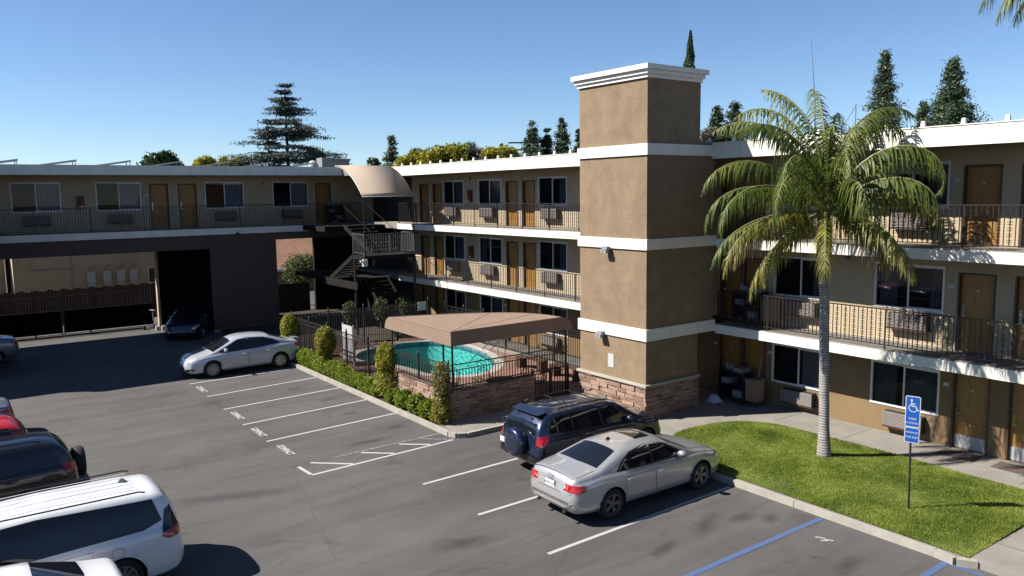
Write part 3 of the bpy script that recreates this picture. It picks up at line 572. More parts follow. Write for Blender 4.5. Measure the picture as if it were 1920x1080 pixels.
for c in dl:
    d_ = inst(P_DOOR, lb, (c, YW, zl + .002), 0); d_.scale = (1, 1, 1.13); inst(P_PL, lb, (c + (-.6 if c != 11.0 else .62), YW, zl + 1.7), 0)
inst(P_FIRE, lb, (6.0, YW, zl + 1.15), 0); inst(P_BELL, lb, (15.0, YW, zl + 2.25), 0)
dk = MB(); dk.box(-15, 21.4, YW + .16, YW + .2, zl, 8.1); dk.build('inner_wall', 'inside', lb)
b_ = MB(); b_.box(-15, 20.6, YF, YW, 5.12, zl - .002); b_.build('balcony_slab', 'concrete', lb)
b_ = MB(); b_.box(-15, 20.62, YF - .03, YF - .002, 5.08, zl - .02); b_.build('balcony_edge', 'white', lb)
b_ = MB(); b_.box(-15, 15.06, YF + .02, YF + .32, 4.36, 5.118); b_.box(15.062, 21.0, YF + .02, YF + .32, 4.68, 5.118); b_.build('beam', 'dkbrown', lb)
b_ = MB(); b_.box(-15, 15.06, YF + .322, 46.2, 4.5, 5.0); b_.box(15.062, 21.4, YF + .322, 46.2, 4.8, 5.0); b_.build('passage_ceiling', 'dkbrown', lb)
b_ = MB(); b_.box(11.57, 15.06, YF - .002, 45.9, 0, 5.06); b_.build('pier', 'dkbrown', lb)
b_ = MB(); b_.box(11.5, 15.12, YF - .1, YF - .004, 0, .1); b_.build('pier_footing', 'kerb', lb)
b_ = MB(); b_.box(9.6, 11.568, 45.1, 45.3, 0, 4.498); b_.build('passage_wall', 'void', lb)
b_ = MB(); b_.box(11.555, 11.569, 42.3, 45.1, 0, 4.36); b_.build('passage_shade_sheet', 'void', lb)  # added black sheet on the pier's side, painted shade of the recess
b_ = MB(); b_.box(9.48, 9.6, 45.02, 45.32, 0, 4.498); b_.build('passage_post', 'cream', lb)
b_ = MB(); b_.box(18.6, 21.4, 45.7, 45.9, 0, 4.79); b_.box(21.3, 21.44, 43.7, 45.7, 0, 4.79); b_.build('stair_wall', 'dkstair', lb)
b_ = MB(); b_.box(-15, 21.4, 46.0, 46.2, 5.0, 8.16); b_.box(-15, -14.9, YW + .2, 46, 5.0, 8.16); b_.build('rear_wall', 'cream', lb)
railing('railing', -15, 20.3, zl, FY(YF + .09), lb, style='plain', h=1.18, sp=.12, post=2.3)
b_ = MB(); b_.box(-15, 19.02, YF - .16, YF - .12, 8.13, 8.6); b_.box(18.98, 19.02, YF - .12, 43.6, 8.13, 8.6); b_.build('roof_fascia', 'white', lb)
b_ = MB(); b_.box(-15, 19.9, YF - .118, 46.3, 8.17, 8.56); b_.build('roof', 'roof', lb)
b_ = MB(); b_.box(19.02, 19.86, 37.76, 42.1, 8.1, 8.45); b_.build('stair_roof', 'roof', lb)
for x, y in ((13.0, YF - .14), (-3, YF - .14)):
    k = MB(); k.box(x - .1, x + .08, y - .16, y - .02, 4.98, 5.12); k.tube([(x, y - .06, 5.1), (x, y + .1, 5.2)], .03, 6); k.build('floodlight', 'black', lb)
# side block of the same motel, left of the picture: its shadow lies across the lot
sw = thing('motel_side_block', 'three storey motel block with darkened walls joining the shaded block past the left edge', 'motel building', (-7, 40, 0))
b_ = MB(); b_.box(-15, -3.1, 37.05, 42.0, 0, 8.13); b_.box(-3.098, 1.55, 36.2, 42.0, 0, 8.13); b_.build('wall', 'dkbrown', sw)  # wall colour darkened to dim its reflection in the windows
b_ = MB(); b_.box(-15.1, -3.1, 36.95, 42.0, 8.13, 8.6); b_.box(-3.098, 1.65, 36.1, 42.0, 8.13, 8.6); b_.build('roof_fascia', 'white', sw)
# roof things
sp = thing('solar_panel', "tilted dark solar panel on the shaded block's roof, leftmost in its row", 'solar panel', (0, 0, 0), group='solar panels along the flat roof')
b_ = MB(); T = Matrix.Rotation(rad(-9), 4, 'Y'); b_.box(-2.1, 0, -.5, .5, 0, .05, T=T); b_.build('panel', 'solar', sp)
b_ = MB(); b_.box(-2.12, .02, -.53, -.5, -.01, .07, T=T); b_.box(-2.12, .02, .5, .53, -.01, .07, T=T); b_.box(0, .03, -.5, .5, -.01, .07, T=T); b_.build('panel_frame', 'alu', sp)
b_ = MB(); b_.tube([(-.03, -.45, 0), (-.03, -.45, -.24)], .02); b_.tube([(-.03, .45, 0), (-.03, .45, -.24)], .02); b_.build('stand', 'alu', sp)
sp.location = (3.55, 44.6, 8.86)
xs = [6.0, 8.45, 10.9, 13.35, 15.7, 18.2]; wo = ['second', 'third', 'fourth', 'fifth', 'sixth', 'rightmost']
for x, w_ in zip(xs, wo): dup(sp, (x, 44.6, 8.86), label="tilted dark solar panel on the shaded block's roof, " + (w_ + ' from the left in its row' if w_ != 'rightmost' else 'rightmost in its row'))
# ================================================================== tower
tw = thing('elevator_tower', 'square brown stucco tower with white bands and a stone clad foot rising above the balconies', 'tower', (18.2, 18, 0))
b_ = MB(); b_.box(17.0, 19.3, 16.49, 19.46, 0, 10.28); b_.box(19.302, 20.04, 16.5, 19.45, 2.56, 8.5); b_.build('shaft', 'brown', tw, fix=True)
for z0, z1 in ((8.06, 8.39), (5.27, 5.59), (2.53, 2.89)):
    b_ = MB(); b_.box(16.945, 20.075, 16.43, 19.52, z0, z1); b_.build('band', 'white', tw)
b_ = MB(); b_.box(16.90, 19.36, 16.40, 19.56, 1.13, 1.2); b_.build('stone_cap', 'cap', tw)
b_ = MB(); b_.box(16.94, 19.33, 16.44, 19.52, 10.26, 10.37); b_.box(16.88, 19.38, 16.38, 19.58, 10.37, 10.49); b_.box(16.80, 19.46, 16.30, 19.66, 10.49, 10.63); b_.build('cornice', 'white', tw)
for y, z in ((18.35, 2.42), (18.1, 5.12)):
    b_ = MB(); b_.box(16.80, 16.99, y - .11, y + .11, z + .08, z + .2); b_.box(16.74, 16.86, y - .13, y - .01, z, z + .12); b_.box(16.74, 16.86, y + .01, y + .13, z, z + .12); b_.build('floodlight', 'grey', tw)
b_ = MB(); b_.box(16.985, 16.999, 17.87, 18.13, 1.5, 1.93); b_.build('sign_panel', 'whitep', tw)
def stones(name, faces, parent, zt, seed=1, zb=.1, hh=(.07, .15), ww=(.16, .5), dep=(.02, .075)):
    """faces: list of (origin, direction, length, outward normal)"""
    rg = random.Random(seed); V = []; Fc = []; tint = []
    for o0, d, L_, nn in faces:
        o0 = Vector(o0); d = Vector(d); nn = Vector(nn); z = zb
        while z < zt - .02:
            h = min(rg.uniform(*hh), zt - z); h = zt - z if zt - z - h < .05 else h; u = 0
            while u < L_ - .01:
                w = min(rg.uniform(*ww), L_ - u); w = L_ - u if L_ - u - w < .1 else w; e = rg.uniform(*dep); g_ = .006; k = len(V)
                for zz in (z + g_, z + h - g_):
                    for uu, ee in ((u + g_, 0), (u + w - g_, 0), (u + w - g_, e), (u + g_, e)):
                        j = rg.uniform(-.004, .004); V.append(tuple(o0 + d * (uu + j) + nn * ee + Vector((0, 0, zz + j))))
                for f in ((4, 5, 6, 7), (0, 1, 5, 4)[::-1], (1, 2, 6, 5), (2, 3, 7, 6), (3, 0, 4, 7), (0, 3, 2, 1)): Fc.append(tuple(k + i for i in f))
                tint += [rg.random()] * 8; u += w
            z += h
    me = bpy.data.meshes.new(name); me.from_pydata(V, [], Fc); a = me.attributes.new('tint', 'FLOAT', 'POINT'); a.data.foreach_set('value', tint); me.materials.append(M['stone'])
    bm = bmesh.new(); bm.from_mesh(me); bmesh.ops.recalc_face_normals(bm, faces=bm.faces); bm.to_mesh(me); bm.free(); return link(name, me, parent)
stones('stone_cladding', [((16.999, 16.43, 0), (0, 1, 0), 3.08, (-1, 0, 0)), ((16.93, 16.489, 0), (1, 0, 0), 2.4, (0, -1, 0))], tw, 1.13, 4)
# ================================================================== stairs between the two blocks, under a curved awning
st = thing('outdoor_staircase', 'dark outdoor staircase with a scroll railed landing at the corner between the two blocks', 'staircase', (18, 37, 0))
b_ = MB(); b_.box(16.65, 19.42, 34.7, 36.0, 3.9, 4.1); b_.build('landing', 'dkstair', st)
railing('landing_railing', 16.67, 19.4, 4.1, FY(34.73), st, h=1.05, zlow=-.02, post=1.4, mat_='railgrey'); railing('landing_side_railing', 34.75, 36.0, 4.1, FX(16.68), st, style='plain', h=1.05, zlow=-.02, post=1.2, mat_='railgrey')
railing('landing_side_railing', 34.75, 36.0, 4.1, FX(19.39), st, style='scroll', h=1.05, zlow=-.02, post=1.2, mat_='railgrey')
def flight(name, x0, x1, y0, y1, z0, z1, n=8):
    mb = MB()
    for i in range(n):
        ya = y0 + (y1 - y0) * i / n; yb = y0 + (y1 - y0) * (i + 1) / n; z = z0 + (z1 - z0) * (i + 1) / n; mb.box(x0, x1, min(ya, yb), max(ya, yb) + .02, z - .06, z)
    o = mb.build(name, 'dkstair', st)
    for x in (x0 - .05, x1): s_ = MB(); s_.prism([(y0, z0 - .15), (y1, z1 - .15), (y1, z1 + .08), (y0, z0 + .08)], 'x', x, x + .05); s_.build('stringer', 'dkstair', st)
    return o
flight('stair_flight', 17.7, 19.1, 36.0, 39.2, 4.1, 5.42); flight('stair_flight', 16.7, 17.6, 36.05, 38.9, 4.05, 2.75); flight('stair_flight', 17.9, 19.1, 37.2, 33.95, 2.75, .12, 14)
for q in ((16.6, 20.08, 39.2, 42.2, 5.14, 5.4), (16.6, 19.4, 38.9, 43.6, 2.55, 2.75), (17.75, 19.4, 37.2, 38.88, 2.55, 2.75)): b_ = MB(); b_.box(*q); b_.build('stair_platform', 'dkstair', st)
b_ = MB(); b_.prism([(36.8, .7), (39.8, 1.6), (39.8, 2.3), (36.8, 1.45)], 'x', 15.4, 15.55) if False else b_.box(16.5, 16.58, 35.3, 39.6, 2.42, 2.78); b_.build('walkway_edge', 'dkstair', st)
for p in (((17.7, 36.0, 5.15), (17.7, 39.2, 6.45)), ((19.1, 36.0, 5.15), (19.1, 39.2, 6.45))): b_ = MB(); b_.tube(p, .015, 6); b_.build('handrail', 'dkstair', st)
for x, y in ((19.38, 34.75), (16.7, 35.9)): b_ = MB(); b_.box(x - .05, x + .05, y - .05, y + .05, .1, 3.9); b_.build('post', 'iron', st)
b_ = MB(); b_.box(16.5, 16.72, 34.5, 34.69, 3.62, 3.95); b_.tube([(16.5, 34.6, 3.85), (16.35, 34.55, 3.88)], .05); b_.build('floodlight', 'whitep', st)
aw = thing('curved_awning', 'curved beige canvas awning over the corner staircase', 'awning', (18, 36, 7))
q0 = rad(57); AY0, AY1, AX0, AX1 = 34.7, 37.75, 16.66, 19.43; P = [(AY1 - (AY1 - AY0) * math.cos(q) / math.cos(q0), 6.96 + 1.56 * (math.sin(q) - math.sin(q0)) / (1 - math.sin(q0))) for q in np.linspace(q0, math.pi / 2, 19)]
b_ = MB()
for i in range(18): a, b = P[i], P[i + 1]; b_.quad([(AX0, a[0], a[1]), (AX1, a[0], a[1]), (AX1, b[0], b[1]), (AX0, b[0], b[1])])
k_ = len(b_.v) // 4; V_ = []; F_ = []
for a in P: V_ += [(AX0, a[0], a[1]), (AX1, a[0], a[1])]
F_ = [(2 * i, 2 * i + 1, 2 * i + 3, 2 * i + 2) for i in range(len(P) - 1)]
o = npmesh('canvas', V_, F_, 'canvas2', aw, smooth=True); sm_ = o.modifiers.new('thickness', 'SOLIDIFY'); sm_.thickness = .03; sm_.offset = -1
for x in (AX0 + .02, (AX0 + AX1) / 2, AX1 - .02): b_ = MB(); b_.tube([(x, p[0], p[1] - .075) for p in P], .022, 6); b_.build('hoop', 'whitep', aw, smooth=True)
b_ = MB(); b_.tube([(AX0, AY0 - .01, 6.93), (AX1, AY0 - .01, 6.93)], .022, 6); b_.build('front_bar', 'whitep', aw, smooth=True)
b_ = MB(); b_.tube([(AX0 + .03, AY0 + .02, 6.95), (AX0 + .03, AY0 + .02, 4.1)], .03, 8); b_.build('pole', 'iron', aw)
b_ = MB(); b_.tube([(AX1 - .03, AY0 + .02, 6.95), (AX1 - .03, AY0 + .02, 4.1)], .03, 8); b_.build('pole', 'iron', aw)
print('buildings done')
# ================================================================== fences, pool terrace, planting, neighbours
def fence(name, label, u0, u1, zb, zt, F, post=1.75, parent=None, frieze=True, sp=.11, posts=True):
    t_ = thing(name, label, 'fence', tuple(F((u0 + u1) / 2, 0, zb)))
    def bar(mb, a, b, z0, z1, w):
        P = [F(a, -w, z0), F(b, -w, z0), F(b, w, z0), F(a, w, z0), F(a, -w, z1), F(b, -w, z1), F(b, w, z1), F(a, w, z1)]; k = len(mb.v); mb.v += [tuple(p) for p in P]
        for f in ((0, 3, 2, 1), (4, 5, 6, 7), (0, 1, 5, 4), (1, 2, 6, 5), (2, 3, 7, 6), (3, 0, 4, 7)): mb.f.append(tuple(k + i for i in f)); mb.m.append(0)
    mb = MB(); bar(mb, u0, u1, zt - .03, zt, .018); bar(mb, u0, u1, zb + .05, zb + .08, .015)
    if frieze:
        bar(mb, u0, u1, zt - .20, zt - .175, .015); n = int(abs(u1 - u0) / .16)
        for i in range(n):
            u = u0 + (u1 - u0) * (i + .5) / n
            pts = [F(u + .055 * math.cos(q), 0, zt - .103 + .06 * math.sin(q)) for q in np.linspace(0, 2 * math.pi, 8)]; mb.tube(pts, .006, 3, cap=False)
            cscroll(mb, F, u + .06, zt - .1, 1, .03, 1 if i % 2 else -1, .006)
    n = int(abs(u1 - u0) / sp)
    for i in range(1, n): u = u0 + (u1 - u0) * i / n; bar(mb, u - .011, u + .011, zb, zt - (.19 if frieze else .03), .011)
    mb.build('fence_panel', 'iron', t_, fix=False)
    if posts:
        npo = max(1, round(abs(u1 - u0) / post))
        for i in range(npo + 1):
            u = u0 + (u1 - u0) * i / npo; pm = MB(); bar(pm, u - .03, u + .03, zb - .05, zt + .06, .03); c = F(u, 0, zt + .06); pm.lathe([(0, 0), (.04, .01), (.04, .03), (.015, .05), (.028, .09), (0, .14)], 8, T=Matrix.Translation(c)); pm.build('fence_post', 'iron', t_, fix=False)
    return t_
fence('iron_fence', 'black iron fence with scroll frieze right behind the long green hedge', 20.15, 32.9, .12, 1.86, FX(12.3))
fence('iron_fence', 'black iron fence standing on the dark front stone wall of the pool', 12.36, 17.0, 1.12, 1.86, FY(20.12), posts=False)
fence('iron_fence', 'short black iron fence and gate between the front stone wall and the brown tower', 15.5, 17.0, .25, 1.1, FY(20.12), frieze=False, post=.75)
fence('iron_fence', 'black iron fence in shade behind the pool, beside the staircase', 12.35, 19.2, .12, 1.86, FY(33.2))
fence('iron_fence', 'black iron fence along the ground floor walk of the motel wing, beyond the pool', 19.6, 33.2, .12, 1.58, FX(20.15))
pw = thing('stone_wall', 'low stacked stone wall wrapping the near corner of the pool terrace', 'stone wall', (14, 20.2, 0))
b_ = MB(); b_.box(12.28, 15.5, 20.06, 20.22, .1, 1.08); b_.box(12.28, 12.42, 20.222, 23.3, .1, 1.08); b_.build('core', 'mortar', pw)
b_ = MB(); b_.box(15.502, 17.0, 20.06, 20.2, .1, .26); b_.build('low_plinth', 'mortar', pw)
stones('stone_cladding', [((12.27, 20.06, 0), (0, 1, 0), 3.24, (-1, 0, 0)), ((12.2, 20.059, 0), (1, 0, 0), 3.3, (0, -1, 0))], pw, 1.08, 9, dep=(.015, .06))
b_ = MB(); b_.box(12.2, 12.45, 20.0, 23.32, 1.082, 1.11); b_.box(12.451, 15.52, 20.0, 20.24, 1.082, 1.11); b_.build('coping', 'mortar', pw)
# square canvas canopy by the pool: straight front and left sides, the far corner curving down
cp = thing('patio_canopy', 'large tan canvas canopy with deep valance over the pool terrace corner', 'canopy', (15, 22.5, 0))
zt_, zv = 2.80, 2.35
A_, B_, C_, D_, E_ = (12.6, 20.45), (17.45, 20.45), (17.45, 21.2), (15.2, 23.4), (12.6, 24.75)
def dome(mb, m=0):
    """rim curve from the right side round the back to the left side; rows roll down over the last 45 cm"""
    rim = [Vector((*p, 0)) for p in ((17.5, 20.45), (17.35, 21.6), (16.7, 22.7), (15.5, 23.6), (14.1, 24.3), (12.6, 24.85))]; rim = smoothpts(rim, 6, closed=False); c = Vector((12.6, 20.45, 0)); rows = []
    for k in range(8):
        q = k / 7 * math.pi / 2; sc_in = .88 + .12 * math.sin(q); z = zt_ - (.45) * (1 - math.cos(q)); rows.append([c + (p - c) * sc_in + Vector((0, 0, z)) for p in rim])
    top = [c + Vector((0, 0, zt_))]
    for i in range(len(rim) - 1): mb.quad([top[0], rows[0][i], rows[0][i + 1]], m)
    for a, b in zip(rows, rows[1:]):
        for i in range(len(rim) - 1): mb.quad([a[i], a[i + 1], b[i + 1], b[i]], m)
    return rows
b_ = MB(); rows = dome(b_)
for idx, ax in ((0, 0), (-1, 1)):
    prof = [r[idx] for r in rows]; c0 = Vector((12.6, 20.45, zt_)); low = Vector((12.6, 20.45, zv)); b_.quad([c0] + prof + [low])
o = b_.build('canvas', 'canvas', cp, fix=False)
b_ = MB()
for f_ in (.25, .5, .75):
    e_ = int(f_ * (len(rows[0]) - 1)); b_.tube([(12.6, 20.45, zt_ + .003)] + [tuple(r[e_] + Vector((0, 0, .003))) for r in rows], .006, 4)
b_.tube([(12.6, 20.45, zt_), tuple(rows[0][0])], .012, 5); b_.tube([(12.6, 20.45, zt_), tuple(rows[0][-1])], .012, 5); b_.tube([(12.6, 20.45, zt_), (12.6, 20.45, zv)], .012, 5); b_.build('seam', 'canvas', cp)
sm_ = o.modifiers.new('thickness', 'SOLIDIFY'); sm_.thickness = .015
for x, y in ((12.68, 20.52), (17.3, 20.6), (12.7, 24.5), (14.4, 23.9)): b_ = MB(); b_.tube([(x, y, .12), (x, y, 2.4)], .035, 8); b_.build('pole', 'iron', cp)
b_ = MB(); b_.tube([(12.65, 20.5, 2.4), (17.3, 20.55, 2.4)], .02, 6); b_.tube([(12.65, 20.5, 2.4), (12.68, 24.6, 2.4)], .02, 6); b_.tube([(17.3, 20.6, 2.4), (16.6, 22.6, 2.4), (15.4, 23.5, 2.4), (12.7, 24.6, 2.4)], .02, 6); b_.build('canopy_frame', 'iron', cp)
# terrace furniture
def table(loc, label, r=.5):
    t_ = thing('patio_table', label, 'table', loc, local=True); b = MB(); b.lathe([(0, .7), (r, .7), (r, .73), (0, .73)], 24); b.build('table_top', 'iron', t_, smooth=True, sharp=30); b = MB()
    for q in (0, 1.57, 3.14, 4.71): b.tube([(.05 * math.cos(q), .05 * math.sin(q), .7), (.12 * math.cos(q), .12 * math.sin(q), .3), (.35 * math.cos(q), .35 * math.sin(q), 0)], .016, 6)
    b.build('table_base', 'iron', t_); return t_
def pchair(loc, rz, label):
    t_ = thing('patio_chair', label, 'chair', loc, rz, 'iron chairs on the pool terrace', local=True); b = MB(); b.box(-.23, .23, -.22, .22, .42, .45); b.build('seat', 'iron', t_)
    b = MB(); pts = [(-.22, -.2, .44), (-.22, -.26, .8), (-.12, -.29, .93), (.12, -.29, .93), (.22, -.26, .8), (.22, -.2, .44)]; b.tube(pts, .014, 6)
    for x in (-.14, -.07, 0, .07, .14): b.tube([(x, -.21, .44), (x, -.285, .91)], .006, 4)
    b.build('backrest', 'iron', t_); b = MB()
    for s in (-1, 1): b.tube([(s * .23, -.22, .62), (s * .25, .15, .64), (s * .23, .2, .44)], .012, 6)
    b.build('armrest', 'iron', t_)
    for x in (-.21, .21):
        for y in (-.2, .2): b = MB(); b.tube([(x, y, .43), (x * 1.1, y * 1.15, 0)], .013, 6); b.build('leg', 'iron', t_)
    return t_
Z = .125
table((14.9, 21.0, Z), 'round dark iron patio table behind the front fence, in the middle under the canopy', .55); table((13.1, 21.0, Z), 'round dark iron patio table at the near corner of the stone wall', .45)
c0 = pchair((14.1, 21.0, Z), -1.6, 'iron scroll chair left of the middle patio table')
for l, r_, lb_ in (((15.7, 21.15, Z), 1.5, 'iron scroll chair right of the middle patio table'), ((14.9, 21.9, Z), 3.1, 'iron scroll chair on the pool side of the middle patio table'), ((13.1, 21.85, Z), 3.0, 'iron scroll chair on the pool side of the corner patio table'),
                   ((13.9, 22.6, Z), 2.4, 'iron scroll chair farthest from the front wall, under the canopy'), ((16.4, 21.0, Z), .6, 'iron scroll chair nearest the fence gate under the canopy')): dup(c0, l, r_, lb_)
lg = thing('sun_lounger', 'white sun lounger behind the near corner of the iron fence', 'sun lounger', (13.4, 20.55, Z), rad(4), local=True); b = MB(); b.box(-.1, 1.1, -.3, .3, .3, .34); b.build('seat', 'whitep', lg); b = MB(); b.box(-.66, 0, -.3, .3, 0, .04, T=Matrix.Translation((-.1, 0, .32)) @ Matrix.Rotation(rad(35), 4, 'Y')); b.build('backrest', 'whitep', lg)
for x in (-.05, 1.05):
    for y in (-.27, .27): b = MB(); b.box(x - .02, x + .02, y - .02, y + .02, 0, .3); b.build('leg', 'whitep', lg)
def bench(loc, rz, label):
    t_ = thing('bench', label, 'bench', loc, rz, local=True); b = MB()
    for i in range(4): b.box(-.75, .75, -.2 + i * .105, -.11 + i * .105, .42, .45)
    b.build('seat', 'doorframe', t_)
    for x in (-.6, .6): b = MB(); b.box(x - .12, x + .12, -.2, .2, 0, .42); b.build('leg', 'doorframe', t_)
    return t_
bench((18.6, 24.2, Z), rad(95), 'brown slatted bench by the walk fence, farther from the tower'); bench((18.7, 22.2, Z), rad(95), 'brown slatted bench by the walk fence, nearer the tower')
bs = thing('notice_board', 'white striped notice board behind the iron fence, left of the pool', 'notice board', (13.4, 29.6, 0), rad(0)); b = MB(); b.box(13.36, 13.39, 29.25, 30.2, .3, 1.75)
b.build('board', 'whitep', bs); b = MB(); b.box(13.39, 13.44, 29.2, 29.25, .1, 1.8); b.box(13.39, 13.44, 30.2, 30.25, .1, 1.8); b.build('board_post', 'grey', bs)
sg = thing('pool_notice', 'small white notice on the fence behind the canopy', 'notice', (18.7, 33.1, 1.5)); b = MB(); b.box(18.6, 19.05, 33.12, 33.15, 1.45, 1.85); b.build('notice_panel', 'whitep', sg)
# ---------------- hedge and clipped shrubs
def plantleaf(name, mat_, clouds, size, parent, aspect=.6, seed=0):
    rng = np.random.default_rng(seed); P = np.concatenate([blob(n, c, r, sh, ro, rng) for n, c, r, sh, ro in clouds]); P = P[P[:, 2] > .1]; V, F = leaves(P, size, aspect, rng=rng); return npmesh(name, V, F, mat_, parent)
topi = [(12.0, 32.55, 2.03, .40, 'leaf_top', 'clipped oval yellow green shrub at the far left end of the pool fence'), (12.0, 28.75, 1.98, .42, 'leaf_top', 'clipped oval golden green shrub second from the far end of the pool fence'),
        (12.03, 23.75, 2.03, .40, 'leaf_top', 'tall thin leaved green shrub beside the left end of the stone wall'), (12.03, 20.12, 2.05, .34, 'leaf_red', 'thin reddish shrub at the near corner of the stone wall')]
for i, (x, y, zt, r, m_, lab) in enumerate(topi):
    t_ = thing('clipped_shrub', lab, 'shrub', (x, y, .1), group='clipped shrubs along the pool fence'); b = MB(); b.tube([(x, y, .05), (x + .02, y, .6), (x, y + .02, 1.5)], [.035, .025, .012], 6)
    for k in range(6): q = k * 1.1; b.tube([(x, y, .5 + k * .15), (x + .2 * math.cos(q), y + .2 * math.sin(q), .75 + k * .17)], .008, 4)
    b.build('trunk', 'bark', t_)
    if i < 2: cl = [(9000, (x, y, zt - .62), (r * .95, r, .64), .6, .10), (2200, (x, y, .75), (r * .6, r * .6, .4), .5, .2)]
    elif i == 2: cl = [(5200, (x, y, zt - .55), (r * .85, r, .58), .35, .2), (2400, (x, y, .8), (r * 1.0, r * 1.1, .65), .3, .3)]
    else: cl = [(2800, (x, y, 1.45), (r * .8, r, .62), .35, .25), (2600, (x, y, .6), (r * .85, r * 1.05, .62), .3, .3), (600, (x, y + .1, .3), (.35, .4, .25), .2, .3)]
    plantleaf('foliage', m_, cl, .034, t_, seed=i)
    if i == 3: plantleaf('lower_foliage', 'leaf_top', [(1500, (x - .05, y, .55), (.3, .36, .5), .3, .3)], .036, t_, seed=i + 20)
hg = thing('hedge', 'low bright green clipped hedge between the kerb and the iron fence', 'hedge', (12, 27, .1)); cl = []
rng = np.random.default_rng(5); y = 31.9
while y > 24.0: h = .34 + .05 * math.sin(y * 2.1) - (.08 if y < 25.2 else 0); cl.append((1500, (12.03 + .03 * math.sin(y * 3), y, .12 + h * .75), (.30, .38, h), .55, .16)); y -= .42
plantleaf('foliage', 'leaf_hedge', cl, .038, hg, seed=40)
b = MB()
for y in np.arange(24.2, 31.9, .5): b.tube([(12.0, y, .05), (12.03, y + .05, .4)], .02, 5)
b.build('stem', 'bark', hg)
for y, r, lab in ((22.4, .34, 'round green shrub at the foot of the stone wall, farthest of the three low shrubs'), (21.55, .36, 'round green shrub at the foot of the stone wall, middle of the three low shrubs'), (20.85, .34, 'round green shrub at the foot of the stone wall, beside the reddish shrub'), (23.15, .28, 'sparse low shrub at the foot of the tall green shrub by the stone wall')):
    t_ = thing('low_shrub', lab, 'shrub', (11.98, y, .1), group='low round shrubs at the stone wall'); plantleaf('foliage', 'leaf_hedge', [(2600, (11.98, y, .12 + r * .8), (r * .95, r, r * .95), .4, .25)], .042, t_, seed=int(y * 10)); b = MB(); b.tube([(11.98, y, .05), (12, y, .35)], .02, 5); b.build('stem', 'bark', t_)
for x, y, r, lab in ((15.6, 34.3, .45, 'low leafy plant behind the far pool fence, leftmost of three'), (17.2, 34.3, .5, 'low leafy plant behind the far pool fence, middle of three'), (18.6, 34.4, .45, 'low leafy plant behind the far pool fence, rightmost of three')):
    t_ = thing('leafy_plant', lab, 'plant', (x, y, .1), group='leafy plants behind the far fence'); plantleaf('foliage', 'bush', [(900, (x, y, 1.55), (r * .8, r * .7, .55), .3, .3)], .06, t_, seed=int(x * 7)); b = MB(); b.tube([(x, y, .05), (x, y, 1.5)], .03, 5); b.build('stem', 'bark', t_)
# ---------------- gate in the passage and what lies behind it
gt = thing('sliding_gate', 'wide black sliding gate with privacy panels and bare bars above, closing the passage', 'gate', (6, 46.6, 0))
for a, b_x in ((-6, 5.1), (5.22, 9.5)):
    b = MB(); b.box(a, b_x, 46.6, 46.63, .12, 1.28); b.build('privacy_panel', 'gate', gt)
    b = MB(); b.box(a, b_x, 46.56, 46.6, 2.0, 2.04); b.box(a, b_x, 46.56, 46.6, .1, .15); b.box(a, b_x, 46.56, 46.6, 1.26, 1.3)
    for x in np.arange(a, b_x, .14): b.box(x - .009, x + .009, 46.57, 46.59, 1.28, 2.06)
    b.build('gate_bars', 'iron', gt, fix=False)
for x in (5.1, 5.2, 9.5, -1.0): b = MB(); b.box(x - .03, x + .03, 46.53, 46.6, .03, 2.15); b.build('gate_post', 'iron', gt)
for x in (3.9, 6.4): b = MB(); b.lathe([(0, -.02), (.06, -.02), (.06, .02), (0, .02)], 12, T=Matrix.Translation((x, 46.6, .06)) @ Matrix.Rotation(rad(90), 4, 'X')); b.build('gate_wheel', 'grey', gt)
b = MB(); b.box(-6, 9.6, 46.75, 46.95, .0, .05); gr_ = b.build('gate_track', 'concrete', gt)
wf = thing('wooden_fence', 'weathered brown board fence in front of the beige neighbouring building', 'fence', (6, 51, 0)); b = MB(); x = -8
while x < 14: b.box(x, x + .13, 51 + (.01 if int(x * 7) % 2 else 0), 51.03, 0, 1.95 + .05 * math.sin(x * 9)); x += .14
b.build('boards', 'wood', wf); b = MB(); b.box(-8, 14, 51.04, 51.09, .5, .6); b.box(-8, 14, 51.04, 51.09, 1.5, 1.6); b.build('fence_rail', 'wood', wf)
nb = thing('neighbouring_building', 'beige neighbouring building with four white utility boxes, seen through the passage', 'building', (8, 57, 0))
wall('wall', 'cream', 3.79, 14, 0, 4.6, [(11.3, 12.3, 1.45, 2.5)], FY(56), parent=nb); b = MB(); b.box(3.79, 14, 56.14, 62, 0, 4.59); b.build('shell', 'cream', nb)
b = MB(); b.box(3.6, 14.1, 55.9, 62.2, 4.6, 4.75); b.build('roof', 'roof', nb)
w_ = proto_win(1.0, 1.05, 'right'); inst(w_, nb, (11.8, 56, 1.45), 0)
for x in (7.95, 8.85, 9.65, 10.4):
    b = MB(); b.box(x - .23, x + .23, 55.8, 55.99, 1.75, 2.45); b.box(x - .2, x + .2, 55.85, 55.99, 1.5, 1.73); o = b.build('utility_box', 'whitep', nb); b = MB(); b.tube([(x - .1, 55.93, 2.45), (x - .1, 55.93, 2.75)], .03, 5); b.tube([(x + .1, 55.93, 2.45), (x + .1, 55.93, 2.8), (x + .3, 55.93, 2.8)], .03, 5); b.build('conduit', 'grey', o)
b = MB(); b.tube([(6.9, 55.96, 0), (6.9, 55.96, 4.6)], .02, 5); b.tube([(4.8, 55.96, 2.75), (6.9, 55.96, 2.75)], .02, 5); b.build('conduit', 'grey', nb)
nh = thing('neighbouring_house', 'cream house beyond the board fence, at the far left of the passage', 'house', (1, 58, 0)); wall('wall', 'cream', -6, 3.5, 0, 4, [(2.2, 3.2, 1.3, 2.6)], FY(58), parent=nh); b = MB(); b.box(-6, 3.5, 58.15, 64, 0, 4); b.build('shell', 'cream', nh)
